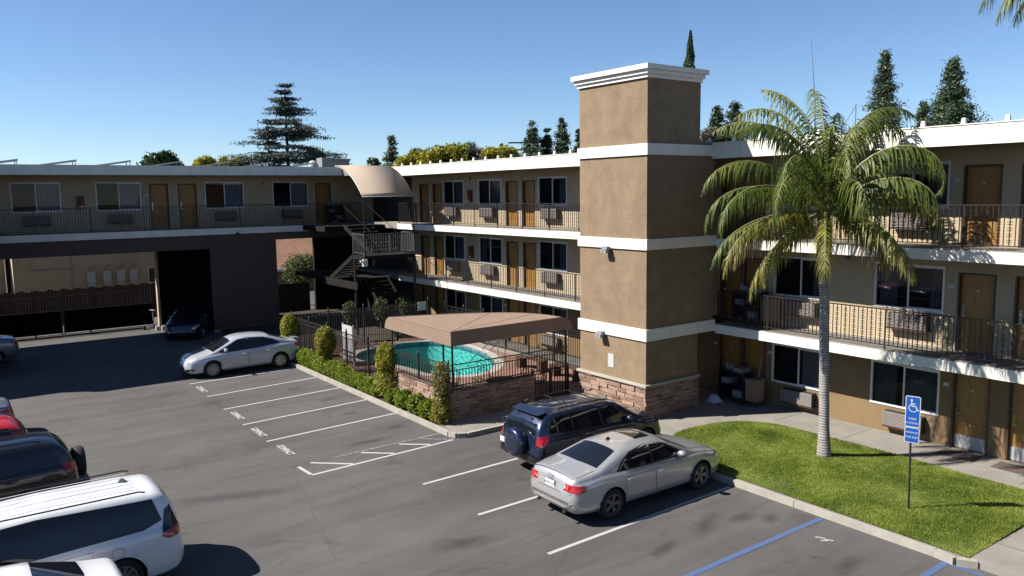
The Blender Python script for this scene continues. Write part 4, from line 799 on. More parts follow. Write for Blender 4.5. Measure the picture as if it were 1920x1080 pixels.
inst(proto_win(1.0, 1.25, 'right'), nh, (2.7, 58, 1.32), 0); b = MB(); b.box(-6.3, 3.8, 57.6, 64, 4, 4.2); b.build('roof', 'tileroof', nh)
oh = thing('tile_roofed_house', 'peach house with an orange tiled roof seen under the beam, behind the bush', 'house', (22, 58, 0))
wall('wall', 'canvas', 17, 28, 0, 1.75, [(20.9, 21.9, .7, 1.5)], FY(57.5), parent=oh); b = MB(); b.box(20.9, 21.9, 57.6, 57.65, .7, 1.5); b.build('window', 'acdark', oh); b = MB(); b.box(17, 28, 57.64, 63, 0, 1.75); b.build('shell', 'canvas', oh)
b = MB(); b.prism([(56.8, 1.72), (60.5, 4.2), (60.5, 4.05), (56.8, 1.6)], 'x', 16, 29); b.prism([(60.5, 4.2), (64.3, 1.72), (64.3, 1.6), (60.5, 4.05)], 'x', 16, 29); b.build('roof', 'tileroof', oh); b = MB(); b.box(16, 29, 56.72, 56.8, 1.55, 1.75); b.build('gutter', 'frame', oh)
wf2 = thing('wooden_fence', 'dark board fence in shade under the beam, right of the brown pier', 'fence', (17, 46.6, 0)); b = MB(); x = 15.1
while x < 18.6: b.box(x, x + .13, 46.6, 46.63, 0, 1.75); x += .14
b.build('boards', 'wood', wf2)
bu = thing('bush', 'large green bush behind the dark board fence, seen under the beam', 'bush', (18.9, 49, 0)); b = MB(); b.tube([(18.9, 49, 0), (18.9, 49, 2)], .08, 6)
for k in range(8): q = k * .9; b.tube([(18.9, 49, 1 + k * .12), (18.9 + .8 * math.cos(q), 49 + .8 * math.sin(q), 1.8 + k * .15)], .03, 4)
b.build('trunk', 'bark', bu); plantleaf('foliage', 'bush', [(2600, (18.9, 49, 2.2), (1.05, 1.0, 1.1), .25, .3), (1200, (19.7, 49.4, 2.6), (.8, .8, .7), .25, .3)], .1, bu, aspect=.4, seed=61)
# scooter and cans by the passage post
sc = thing('kick_scooter', 'small kick scooter standing by the beige passage post', 'scooter', (9.1, 45.6, 0), rad(30), local=True); b = MB(); b.box(-.3, .25, -.06, .06, .09, .12); b.build('deck', 'grey', sc); b = MB(); b.tube([(.3, 0, .1), (.24, 0, 1.0)], .02, 6); b.tube([(.24, -.2, 1.0), (.24, .2, 1.0)], .018, 6); b.build('handlebar', 'grey', sc)
for x in (-.33, .33): b = MB(); b.lathe([(0, -.02), (.1, -.02), (.1, .02), (0, .02)], 14, T=Matrix.Translation((x, 0, .1)) @ Matrix.Rotation(rad(90), 4, 'X')); b.build('wheel', 'rubber', sc)
for x, y, lab in ((9.35, 44.9, 'white paint can at the foot of the passage post, nearer the scooter'), (9.6, 44.7, 'white paint can at the foot of the passage post, farther right')):
    t_ = thing('paint_can', lab, 'paint can', (x, y, 0), local=True); b = MB(); b.lathe([(0, 0), (.12, 0), (.12, .22), (0, .22)], 14); b.build('can', 'whitep', t_, smooth=True, sharp=40); b = MB(); b.tube([(-.12, 0, .2), (-.08, 0, .3), (.08, 0, .3), (.12, 0, .2)], .006, 4); b.build('bail', 'grey', t_)
# ---------------- sign on the lawn
si = thing('accessible_parking_sign', 'blue and white accessible parking sign on a thin dark post in the lawn', 'sign', (16.27, 8.09, .2), rad(-75), local=True)
# local frame: the sign faces local -y
b = MB(); b.tube([(0, 0, -.1), (-.03, .01, 2.0)], .022, 8); b.build('post', 'iron', si)
def rrect(w, h, r, n=5):
    out = []
    for cx, cy, a0 in ((w / 2 - r, h / 2 - r, 0), (-w / 2 + r, h / 2 - r, 90), (-w / 2 + r, -h / 2 + r, 180), (w / 2 - r, -h / 2 + r, 270)):
        for k in range(n + 1): a = rad(a0 + 90 * k / n); out.append((cx + r * math.cos(a), cy + r * math.sin(a)))
    return out
def splate(name, w, h, zc, parent):
    p = MB(); p.prism([(x, z + zc) for x, z in rrect(w, h, .035)], 'y', -.032, -.026); o = p.build(name, 'signwhite', parent); q = MB(); q.prism([(x, z + zc) for x, z in rrect(w - .03, h - .03, .025)], 'y', -.0345, -.0322); q.build('blue_field', 'signblue', o); return o
pl = splate('sign_plate', .29, .66, 2.15, si); pl2 = splate('lower_sign_plate', .29, .33, 1.645, si)
def isa(zc, s, parent):
    mb = MB(); y = -.0365
    def ribbon(pts, w):
        pts = [Vector((p[0], 0, p[1])) for p in pts]; n = len(pts)
        for i in range(n - 1):
            d = (pts[i + 1] - pts[i]).normalized(); nn = Vector((-d.z, 0, d.x)) * w / 2; a, c = pts[i] - d * w * .2, pts[i + 1] + d * w * .2; mb.quad([(q.x * s, y, zc + q.z * s) for q in (a + nn, a - nn, c - nn, c + nn)])
    ribbon([(-.14 + 0, .62), (-.10, .14), (.30, .14), (.44, -.30), (.60, -.24)], .11); ribbon([(-.12, .40), (.24, .40)], .10)
    ribbon([(.02 + .42 * math.cos(q), -.06 + .42 * math.sin(q)) for q in np.linspace(rad(118), rad(338), 18)], .10)
    mb.quad([(-.15 * s + .12 * s * math.cos(q), y, zc + .80 * s + .12 * s * math.sin(q)) for q in np.linspace(0, 6.28, 13)[:-1]]); return mb.build('wheelchair_symbol', 'signwhite', parent, fix=False)
isa(2.24, .19, pl)
def stext(body, size, z, parent): t_ = text('lettering', body, size, 'signwhite', (0, 0, 0), (0, 0, 0)); t_.parent = parent; t_.location = (0, -.0365, z); t_.rotation_euler = (rad(90), 0, 0); t_.data.materials[0] = M['signwhite']; return t_
for o_, body, s_, z in ((pl, 'VAN', .075, 1.995), (pl, 'ACCESSIBLE', .05, 1.905), (pl2, 'MINIMUM', .055, 1.70), (pl2, 'FINE $250', .055, 1.60)): stext(body, s_, z, o_)
# door mats on the near walk
for y, lab in ((9.2, 'speckled door mat before the nearer yellow door, left of the two mats'), (7.85, 'speckled door mat before the rightmost yellow door')):
    t_ = thing('door_mat', lab, 'mat', (21.0, y, .127)); b = MB(); b.box(20.62, 21.22, y - .45, y + .45, .127, .14); b.build('mat', 'acdark', t_)
# ---------------- housekeeping carts
def cart(loc, rz, label, top=True, towels=True):
    t_ = thing('housekeeping_cart', label, 'cart', loc, rz, 'housekeeping carts', local=True); b = MB(); b.box(-.5, .5, -.26, .26, .18, .24); b.box(-.5, .5, -.26, .26, .6, .63); b.box(-.5, .5, -.26, .26, 1.0, 1.05); b.box(-.5, -.47, -.26, .26, .24, 1.0); b.box(.47, .5, -.26, .26, .24, 1.0); b.box(-.47, .47, .22, .26, .24, 1.0); b.build('cart_body', 'black', t_)
    b = MB(); b.prism([(-.2, .2), (.2, .2), (.24, .9), (-.24, .9)], 'x', .54, .94); b.build('linen_bag', 'canvas', t_)
    b = MB(); b.tube([(.5, -.24, .92), (.98, -.24, .95), (.98, .24, .95), (.5, .24, .92)], .015, 6); b.build('bag_frame', 'alu', t_)
    for x, h in ((-.35, .22), (-.25, .18), (-.15, .2)):
        b = MB(); b.lathe([(0, 1.05), (.04, 1.05), (.04, 1.05 + h * .7), (.015, 1.05 + h * .85), (.015, 1.05 + h), (0, 1.05 + h)], 8, T=Matrix.Translation((x, 0, 0))); b.build('bottle', 'grey', t_)
    b = MB(); b.box(.05, .4, -.2, .2, 1.05, 1.17); b.build('folded_towels', 'curtain', t_)
    for q in ((-.4, -.1, -.23, .2, .63, .8), (.05, .4, -.23, .2, .24, .45)): b = MB(); b.box(*q); b.build('linen_stack', 'curtain', t_)
    for x in (-.42, .42):
        for y in (-.2, .2): b = MB(); b.lathe([(0, -.02), (.08, -.02), (.08, .02), (0, .02)], 12, T=Matrix.Translation((x, y, .09)) @ Matrix.Rotation(rad(90), 4, 'X')); b.build('wheel', 'rubber', t_)
    b = MB(); b.tube([(.75, .1, .5), (.8, .22, 1.6)], .012, 5); b.build('mop_handle', 'alu', t_)
    return t_
cart((20.75, 16.1, .127), RW, 'housekeeping cart with a tan linen bag in the dark ground floor bay beside the tower')
cart((20.75, 15.6, 2.76), RW, 'housekeeping cart on the middle balcony, in shade right of the tower'); cart((18.9, 43.1, 5.44), 0, 'housekeeping cart with white bottles on the shaded upper balcony near the awning')
tw_ = thing('towel_pile', 'pale blue towel dropped on the ground beside the tower foot', 'towel', (20.3, 16.9, .13)); rng = np.random.default_rng(2); b = MB(); b.lathe([(0, .22), (.1, .2), (.2, .1), (.26, .0)], 14, T=Matrix.Translation((20.3, 16.6, .13))); o = b.build('towel', 'curtain3', tw_, smooth=True)
for v in o.data.vertices: v.co += Vector(rng.normal(size=3) * .02)
M['door_mat'] = mat('speckled_mat', (.02, .015, .013), .95, var=0, scale=60, col2=(.25, .18, .15))
for o in bpy.data.objects:
    if o.name.startswith('mat') and o.type == 'MESH': o.data.materials[0] = M['door_mat']
# ---------------- roof antennas, utility pole, rooftop unit
an = thing('roof_antenna', 'thin whip antenna rising above the wing roof behind the palm', 'antenna', (23, 15.0, 8.42)); b = MB(); b.tube([(23, 14.95, 8.42), (23, 15.0, 9.8), (23, 15.2, 11.7)], [.03, .02, .008], 6); b.build('mast', 'alu', an)
an = thing('roof_antenna', 'square wire television antenna on the wing roof right of the palm top', 'antenna', (23, 14.1, 8.42)); b = MB(); b.tube([(23, 13.6, 8.42), (23, 13.6, 9.55)], .015, 5); b.tube([(23, 13.6, 9.5), (23, 14.0, 8.9)], .01, 5); b.tube([(23, 14.0, 9.2), (23, 14.6, 9.2), (23, 14.6, 8.9), (23, 14.0, 8.9), (23, 14.0, 9.2)], .01, 5); b.build('mast', 'alu', an)
up = thing('utility_pole', 'wooden utility pole with crossarms among the dark conifers', 'utility pole', (42.39, 55.7, 0)); b = MB(); b.tube([(42.39, 55.7, 0), (42.39, 55.7, 11.8)], [.16, .11], 8); b.build('pole', 'wood', up); b = MB()
for z in (11.3, 10.7): b.box(-1.5, 1.5, -.06, .06, z, z + .12, T=Matrix.Translation((42.39, 55.7, 0)) @ Matrix.Rotation(rad(-35), 4, 'Z'))
b.tube([(42.39, 55.7, 10.2), (43.3, 55.1, 11.3)], .03, 4); b.build('crossarm', 'wood', up)
ru = thing('rooftop_unit', 'white rooftop ventilation housing beyond the shaded block, left of the awning', 'rooftop unit', (24, 55, 8.5)); b = MB(); b.box(23.3, 24.2, 55, 56, 8.0, 9.75); b.box(24.2, 25.5, 55.1, 56, 8.0, 9.55); b.box(24.15, 25.55, 55.0, 56.1, 9.56, 9.7); b.build('housing', 'grey', ru); b = MB(); b.lathe([(0, 8.0), (.35, 8.0), (.4, 9.2), (.2, 9.5), (0, 9.55)], 12, T=Matrix.Translation((22.6, 55, 0))); b.build('vent', 'whitep', ru, smooth=True)
fb = thing('flat_roofed_building', 'white flat roofed building behind the rooftop unit', 'building', (24, 58, 0)); b = MB(); b.box(19, 28, 64.5, 70, 0, 8.6); b.build('wall', 'whitep', fb); b = MB(); b.box(18.9, 28.1, 64.4, 70.1, 8.6, 8.75); b.build('roof', 'roof', fb)
for o_ in ([P_DOOR, P_KICK, P_AC, P_FIRE, P_PL, P_BELL, P_ST] + list(P_WIN.values())):
    for ch in list(o_.children): bpy.data.objects.remove(ch)
    bpy.data.objects.remove(o_)
print('site things done')
# ================================================================== palm on the lawn
def frond(root, az, el, L, droop, tw, mat_, parent, rng, ll=.80, n=66, name='frond'):
    V = []; F = []; MI = []; pts = []; d_az = np.array([math.cos(az), math.sin(az), 0.]); p = np.array(root, float); e = el; step = L / 30
    for i in range(31):
        pts.append(p.copy()); e -= droop * (i / 30) ** 1.1 / 30 * 2.0; p = p + step * (d_az * math.cos(e) + np.array([0, 0, math.sin(e)]))
    pts = np.array(pts); side = np.cross(d_az, [0, 0, 1.]); 
    def at(s):
        x = s * 30; i = min(int(x), 29); return pts[i] + (pts[i + 1] - pts[i]) * (x - i), (pts[i + 1] - pts[i]) / step
    for k in range(n):
        s = .14 + .86 * (k + .5) / n; q, t_ = at(s); up = np.cross(side, t_); up /= np.linalg.norm(up)
        if up[2] < 0: up = -up
        l0 = (.6 if rng.uniform() < .12 else 1) * ll * (math.sin(math.pi * min(1, .12 + s * .88)) ** .55) * rng.uniform(.7, 1.15) * (.7 if s > .93 else 1); w = .042
        for sg in (-1, 1):
            fw = .30 + .5 * s + rng.normal() * .16; d = side * sg * (1 - .25 * s) + t_ * fw + up * (.10 + rng.normal() * .26 + tw * sg); d /= np.linalg.norm(d); a = q.copy(); wd = t_ * w / 2 * 1.0; m = 4; b = len(V)
            for j in range(m + 1):
                f = j / m; ww = wd * (1 - f ** 2 * .9); V.append(a - ww); V.append(a + ww)
                d = d + np.array([0, 0, -1.]) * (.48 + .6 * rng.uniform()); d /= np.linalg.norm(d); a = a + d * l0 / m
            for j in range(m): F.append((b + 2 * j, b + 2 * j + 1, b + 2 * j + 3, b + 2 * j + 2)); MI.append(0)
    o = npmesh(name, V, F, [mat_], parent, MI); rb = MB(); rb.tube([tuple(x) for x in pts[::2]], [.032 * (1 - .8 * i / 15) + .004 for i in range(16)], 5); rb.build('rachis', 'rachis', o); return o
PX, PY = 17.9, 11.1
pm = thing('palm_tree', 'palm with a ringed grey trunk and drooping green and yellow fronds in the lawn', 'palm tree', (PX, PY, .2))
b = MB(); zz = np.linspace(.1, 5.3, 30); b.tube([(PX - .13 * (z / 5.3) ** 1.2, PY + .10 * (z / 5.3), z) for z in zz], [.19 - .06 * min(1, (z - .1) / .9) - .02 * (z / 5.3) for z in zz], 20); b.build('trunk', 'trunk', pm, smooth=True)
CX, CY = PX - .13, PY + .11
b = MB(); b.tube([(CX, CY, z) for z in (5.25, 5.35, 5.6, 6.0, 6.3, 6.6)], [.13, .175, .185, .165, .13, .07], 16); b.build('crownshaft', 'crownshaft', pm, smooth=True)
rng = np.random.default_rng(11)
# azimuth (deg), start elevation, length, droop, material
R_AZ = -36     # world azimuth that points to the right of the picture
spec = [(R_AZ + 8, 50, 4.4, 2.5, 'frond'), (R_AZ - 16, 24, 3.6, 2.4, 'frond_y'), (R_AZ - 40, 40, 3.7, 3.1, 'frond'), (R_AZ - 64, -5, 3.0, 1.5, 'frond_y'), (R_AZ - 100, 44, 3.1, 3.2, 'frond'),
        (R_AZ + 180, 48, 4.4, 2.6, 'frond'), (R_AZ + 166, 30, 4.1, 2.5, 'frond'), (R_AZ + 198, 30, 4.3, 2.8, 'frond'), (R_AZ + 212, 2, 3.9, 1.9, 'frond_y'), (R_AZ + 232, 40, 3.9, 3.2, 'frond'), (R_AZ + 188, 0, 3.9, 1.7, 'frond'),
        (R_AZ + 262, 66, 3.4, 3.3, 'frond'), (R_AZ + 132, 78, 4.3, 2.2, 'frond'), (R_AZ + 85, 84, 4.2, 1.9, 'frond'), (R_AZ + 40, 72, 4.2, 2.1, 'frond'), (R_AZ + 16, 76, 4.4, 2.5, 'frond'), (R_AZ + 156, 70, 4.4, 2.4, 'frond'),
        (R_AZ + 100, 45, 3.6, 2.5, 'frond'), (R_AZ - 22, 62, 4.1, 3.2, 'frond'), (R_AZ + 220, 60, 3.8, 3.3, 'frond'), (R_AZ + 60, 35, 3.6, 2.4, 'frond'), (R_AZ + 250, -22, 2.6, 1.2, 'frond_y'), (R_AZ - 46, -14, 3.0, 1.4, 'frond_y'),
        (R_AZ + 174, -6, 3.2, 1.6, 'frond_d'), (R_AZ + 2, 34, 4.0, 2.9, 'frond'), (R_AZ - 30, -20, 2.5, 1.3, 'frond_d'), (R_AZ + 205, -18, 3.0, 1.3, 'frond_y'), (R_AZ + 120, 84, 3.9, 1.6, 'frond'), (R_AZ + 60, 80, 3.8, 1.7, 'frond'), (R_AZ + 5, 82, 4.0, 1.9, 'frond'), (R_AZ + 178, 76, 4.0, 1.9, 'frond'), (R_AZ + 240, 76, 3.6, 2.4, 'frond'), (R_AZ + 192, -28, 3.2, 1.0, 'frond_y'), (R_AZ - 75, 30, 3.0, 3.0, 'frond')]
for az, el, L_, dr, m_ in spec: frond((CX, CY, 6.45), rad(az + rng.normal() * 5), rad(el), L_ * rng.uniform(.88, 1.03), dr * rng.uniform(.85, 1.2), rng.normal() * .1, m_, pm, rng)
sp_ = MB(); sp_.tube([(CX, CY, 6.4), (CX + .03, CY, 7.6), (CX - .05, CY, 8.5)], [.05, .035, .01], 6); sp_.build('spear_leaf', 'frond', pm)
# second palm whose lowest fronds hang in at the upper right corner
tp = thing('palm_tree', 'tall palm mostly past the right edge, only frond tips hanging in at the top corner', 'palm tree', (18.6, 5.0, .1))
b = MB(); zz = np.linspace(.1, 11.4, 20); b.tube([(18.6, 5.0, z) for z in zz], .15, 14); b.build('trunk', 'trunk', tp, smooth=True)
for k in range(11): frond((18.6, 5.0, 11.45), rad(60 + k * 33 + 8), rad(30 + 12 * (k % 3)), 3.0, 2.2, rng.normal() * .1, 'frond', tp, rng, n=44)
for a_, e_, l_ in ((98, 14, 3.6), (112, 4, 3.3), (86, 6, 3.2)): frond((18.6, 5.0, 11.45), rad(a_), rad(e_), l_, 1.7, 0, 'frond', tp, rng, n=60)
# ================================================================== trees beyond the roofs
def rz_(D, px, zt): return None
def conifer(name, label, x, y, zt, rb, zb0, mat_='leaf_con', seed=0, n=9000, tiers=16, loose=.35, leaf=.16, sweep=-.25, flat=.6, lean=0):
    """trunk, tiered limbs and a crown of small leaf clumps following the limbs"""
    rg = np.random.default_rng(seed); t_ = thing(name, label, 'tree', (x, y, 0), group='trees beyond the roofs'); b = MB(); b.tube([(x, y, 0), (x, y, zt * .6), (x + lean, y, zt - .2)], [.28, .16, .03], 7); P = []
    tiers = int(tiers * (1.0 if mat_ == 'leaf_ced' else 1.7)); loose = loose * (1.0 if mat_ == 'leaf_ced' else 1.35)
    for i in range(tiers):
        f = (i + .5) / tiers; z = zb0 + (zt - zb0) * f + rg.uniform(-.5, .5) * (zt - zb0) / tiers; R_ = rb * (1 - f) ** (.85 if mat_ == 'leaf_ced' else 1.05) * rg.uniform(.75, 1.15) + .12; m = rg.integers(5, 8)
        for k in range(m):
            a = rg.uniform(0, 6.28); r_ = R_ * rg.uniform(.35 if mat_ == 'leaf_ced' else .6, 1.2 if mat_ == 'leaf_ced' else 1.1); z = z + rg.uniform(-.35, .35) * (zt - zb0) / tiers; d = np.array([math.cos(a), math.sin(a), 0]); tip = np.array([x + lean * f, y, z]) + d * r_ + np.array([0, 0, sweep * r_])
            b.tube([(x + lean * f, y, z), tuple((np.array([x + lean * f, y, z]) + tip) / 2 + np.array([0, 0, .06 * r_])), tuple(tip)], [.04, .03, .01], 4, cap=False); c = max(6, int(n * 1.9 / tiers / m * (.3 + r_ / rb * 1.2))); s = rg.uniform(.15, 1.05, c)[:, None]
            q = np.array([x + lean * f, y, z]) * (1 - s) + tip * s; q = q + rg.normal(size=(c, 3)) * np.array([1, 1, 1 - flat]) * loose * (.35 + .4 * r_ / rb) * rb * .32; P.append(q)
    b.build('trunk', 'bark', t_); P = np.concatenate(P); V, F = leaves(P, leaf * .68, .42, rng=rg); npmesh('crown', V, F, mat_, t_); return t_
def leafy(name, label, x, y, zt, r, mat_, seed=0, n=5000, leaf=.2, trunk=True, group='trees beyond the roofs', gaps=.3):
    rg = np.random.default_rng(seed); t_ = thing(name, label, 'tree', (x, y, 0), group=group); b = MB(); b.tube([(x, y, 0), (x, y, zt - r)], [.2, .12], 6); P = []; m = 11
    for k in range(m):
        a = rg.uniform(0, 6.28); e = rg.uniform(-.4, 1.2); rr = r * rg.uniform(.35, .62); c = np.array([x + math.cos(a) * math.cos(e) * r * .62, y + math.sin(a) * math.cos(e) * r * .62, zt - r + math.sin(e) * r * .62]); b.tube([(x, y, zt - r * 1.6), tuple(c)], [.06, .02], 4, cap=False)
        P.append(blob(int(n / m), c, (rr, rr, rr * .8), .35, gaps, rg))
    b.build('trunk', 'bark', t_); P = np.concatenate(P); P = P[P[:, 2] < zt + .1]; V, F = leaves(P, leaf, .6, rng=rg); npmesh('crown', V, F, mat_, t_); return t_
conifer('cedar_tree', 'wide dark cedar with open layered limbs, tallest tree above the shaded block', 26.5, 70.2, 16.8, 6.4, 7.0, 'leaf_ced', 3, 30000, 25, .30, .16, -.06, .75)
conifer('cedar_tree', 'smaller dark cedar leaning against the left side of the tall cedar', 25.0, 70.8, 13.8, 3.4, 7.0, 'leaf_ced', 4, 10000, 14, .28, .16, -.03, .75)
leafy('round_tree', 'round dark green treetop above the flat roof, leftmost tree on the skyline', 16.4, 73, 11.1, 1.6, 'leaf_far', 5, 3500, .16)
leafy('round_tree', 'light green treetop low above the flat roof, second tree on the skyline', 20.0, 72.5, 10.7, 1.2, 'leaf_yel', 6, 2500, .14)
leafy('round_tree', 'small light green treetop just left of the cedar, nearer the roof end', 21.6, 72.0, 10.5, .75, 'leaf_yel', 7, 1200, .13); leafy('round_tree', 'small light green treetop touching the left edge of the cedar', 22.7, 71.7, 10.6, .7, 'leaf_yel', 8, 1200, .13)
leafy('round_tree', 'dark treetop close behind the white rooftop unit', 30.6, 74, 11.6, 1.0, 'leaf_far', 9, 1800, .15); leafy('round_tree', 'tiny dark treetop above the awning', 37.8, 76, 11.0, .75, 'leaf_far', 10, 900, .14)
conifer('pine_tree', 'dark conifer at the left end of the yellow green trees', 35, 66.4, 12.4, 1.7, 7, 'leaf_con', 12, 4500, 10, .5, .17, .1, .3)
ylw = [(29.2, 53.5, 9.95, .9), (30.2, 52.6, 10.5, 1.2), (31.4, 52.0, 10.7, 1.3), (32.5, 51.3, 10.9, 1.35), (33.7, 50.6, 10.6, 1.2), (34.8, 50.0, 10.5, 1.1), (35.8, 49.3, 10.6, 1.0)]
yn = ['leftmost, beside the awning', 'second from the left', 'third from the left', 'tallest in the middle', 'third from the right', 'thin and greyish', 'rightmost, before the open sky']
for i, (x, y, z, r) in enumerate(ylw): leafy('yellow_green_tree', 'yellow green tree in the row behind the roof edge, ' + yn[i], x, y, z, r, 'leaf_yel' if i not in (4, 5) else ('leaf_grey' if i == 4 else 'leaf_yel'), 20 + i, 3800, .11, group='yellow green trees behind the roof edge')
for i, (x, y, z, lab) in enumerate(((36.6, 64.5, 11.2, 'left'), (39.4, 62.8, 11.5, 'middle'), (40.6, 61.8, 11.7, 'right'))):
    t_ = thing('fan_palm', 'distant dark fan palm top above the yellow green trees, %s of three' % lab, 'palm tree', (x, y, 0), group='distant fan palms'); b = MB(); b.tube([(x, y, 0), (x, y, z - .5)], .12, 6); b.build('trunk', 'bark', t_)
    V, F = leaves(blob(420, (x, y, z - .45), (.65, .65, .5), .3, .3, np.random.default_rng(i)), .26, .12); npmesh('crown', V, F, 'leaf_con', t_)
conifer('pine_tree', 'small conifer tip at the right end of the yellow green trees', 41.9, 58.5, 11.5, .8, 8, 'leaf_con', 30, 2200, 8, .4, .15, .1, .3)
for i, (x, y, z, r, lab) in enumerate(((42.6, 55.0, 13.0, 1.7, 'dark bushy conifer behind the utility pole'), (43.9, 54.6, 12.6, 1.05, 'narrow dark conifer, third from the left of the tower'), (44.9, 53.7, 13.3, 1.6, 'dark conifer, the fullest of those left of the tower'), (45.9, 52.6, 12.4, 1.0, 'dark conifer touching the left edge of the tower'))):
    conifer('pine_tree', lab, x, y, z, r, 8.3, 'leaf_con', 40 + i, 5200, 11, .45, .17, .15, .3)
leafy('dry_tree', 'grey leafless tree low behind the roof, right of the tower', 53.5, 44.5, 12.4, 1.7, 'leaf_grey', 50, 2600, .13)
conifer('pine_tree', 'lumpy green conifer right of the tower, left of a pair', 54, 44.4, 13.9, 1.5, 9.4, 'leaf_con', 51, 5000, 9, .55, .19, .2, .2); conifer('pine_tree', 'lumpy green conifer right of the tower, right of a pair', 54.9, 43.2, 14.3, 1.7, 9.4, 'leaf_con', 52, 5000, 9, .55, .19, .2, .2)
cyp = thing('cypress_tree', 'slim dark cypress rising above the tower top', 'tree', (60.2, 53, 0), group='trees beyond the roofs'); b = MB(); b.tube([(60.2, 53, 0), (60.2, 53, 21)], [.3, .05], 6); b.build('trunk', 'bark', cyp)
rg = np.random.default_rng(9); f = rg.uniform(0, 1, 14000); a = rg.uniform(0, 6.28, 14000); rr = (1 - f) ** .75 * 1.3 * (.75 + .25 * np.sin(a * 3 + f * 30)) * rg.uniform(.5, 1, 14000); P = np.c_[60.2 + rr * np.cos(a) + .25 * f, 53 + rr * np.sin(a), 13 + f * 9.25]; V, F = leaves(P, .13, .35, rng=rg); npmesh('crown', V, F, 'leaf_con', cyp)
conifer('pine_tree', 'tall sparse pine behind the right side of the palm crown', 61.2, 33.9, 17.5, 2.1, 9, 'leaf_con', 60, 12000, 20, .42, .16, .35, .2); conifer('pine_tree', 'small pale conifer between the tall sparse pine and the full pine', 62.5, 31.4, 13.6, 1.5, 9, 'leaf_con', 61, 4200, 10, .45, .16, .2, .2)
conifer('pine_tree', 'full dark pine above the bright roof edge, rightmost tree', 63.4, 29.7, 16.3, 2.25, 10.0, 'leaf_con', 62, 14000, 15, .5, .18, .25, .1)
print('trees done')
# ================================================================== vehicles
def paint(name, col, metal=.0, rough=.35, flake=False):
    m = plain('car_paint_' + name, col, rough, metal, coat=1.0); M['cp_' + name] = m; return 'cp_' + name
cg, cgt, cgp = nodes('tinted_car_glass'); cgp.inputs['Base Color'].default_value = (.006, .007, .010, 1); cgp.inputs['Roughness'].default_value = .02; cgp.inputs['Specular IOR Level'].default_value = .6; M['carglass'] = cg
M['tail'] = plain('tail_lamp_red', (.55, .008, .012), .15, coat=1.); M['lampclear'] = plain('lamp_clear', (1.0, 1.0, 1.0), .12, .3, coat=1.); M['rim'] = plain('alloy_rim', (.62, .62, .64), .3, .8); M['rimdark'] = plain('grey_alloy_rim', (.3, .3, .31), .35, .8)
M['plate'] = plain('licence_plate_white', (1.1, 1.1, 1.1), .4); M['platetext'] = plain('licence_plate_text', (.02, .03, .15), .5); M['trim'] = plain('black_car_trim', (.015, .015, .016), .4); M['hl'] = plain('headlamp', (.9, .92, .95), .08, .5, coat=1.)
def interp(tab, x, s=.05):
    xs = [t[0] for t in tab]; ys = [t[1] for t in tab]
    return float(np.mean([np.interp(x + d, xs, ys) for d in (-s, -s / 2, 0, s / 2, s)]))
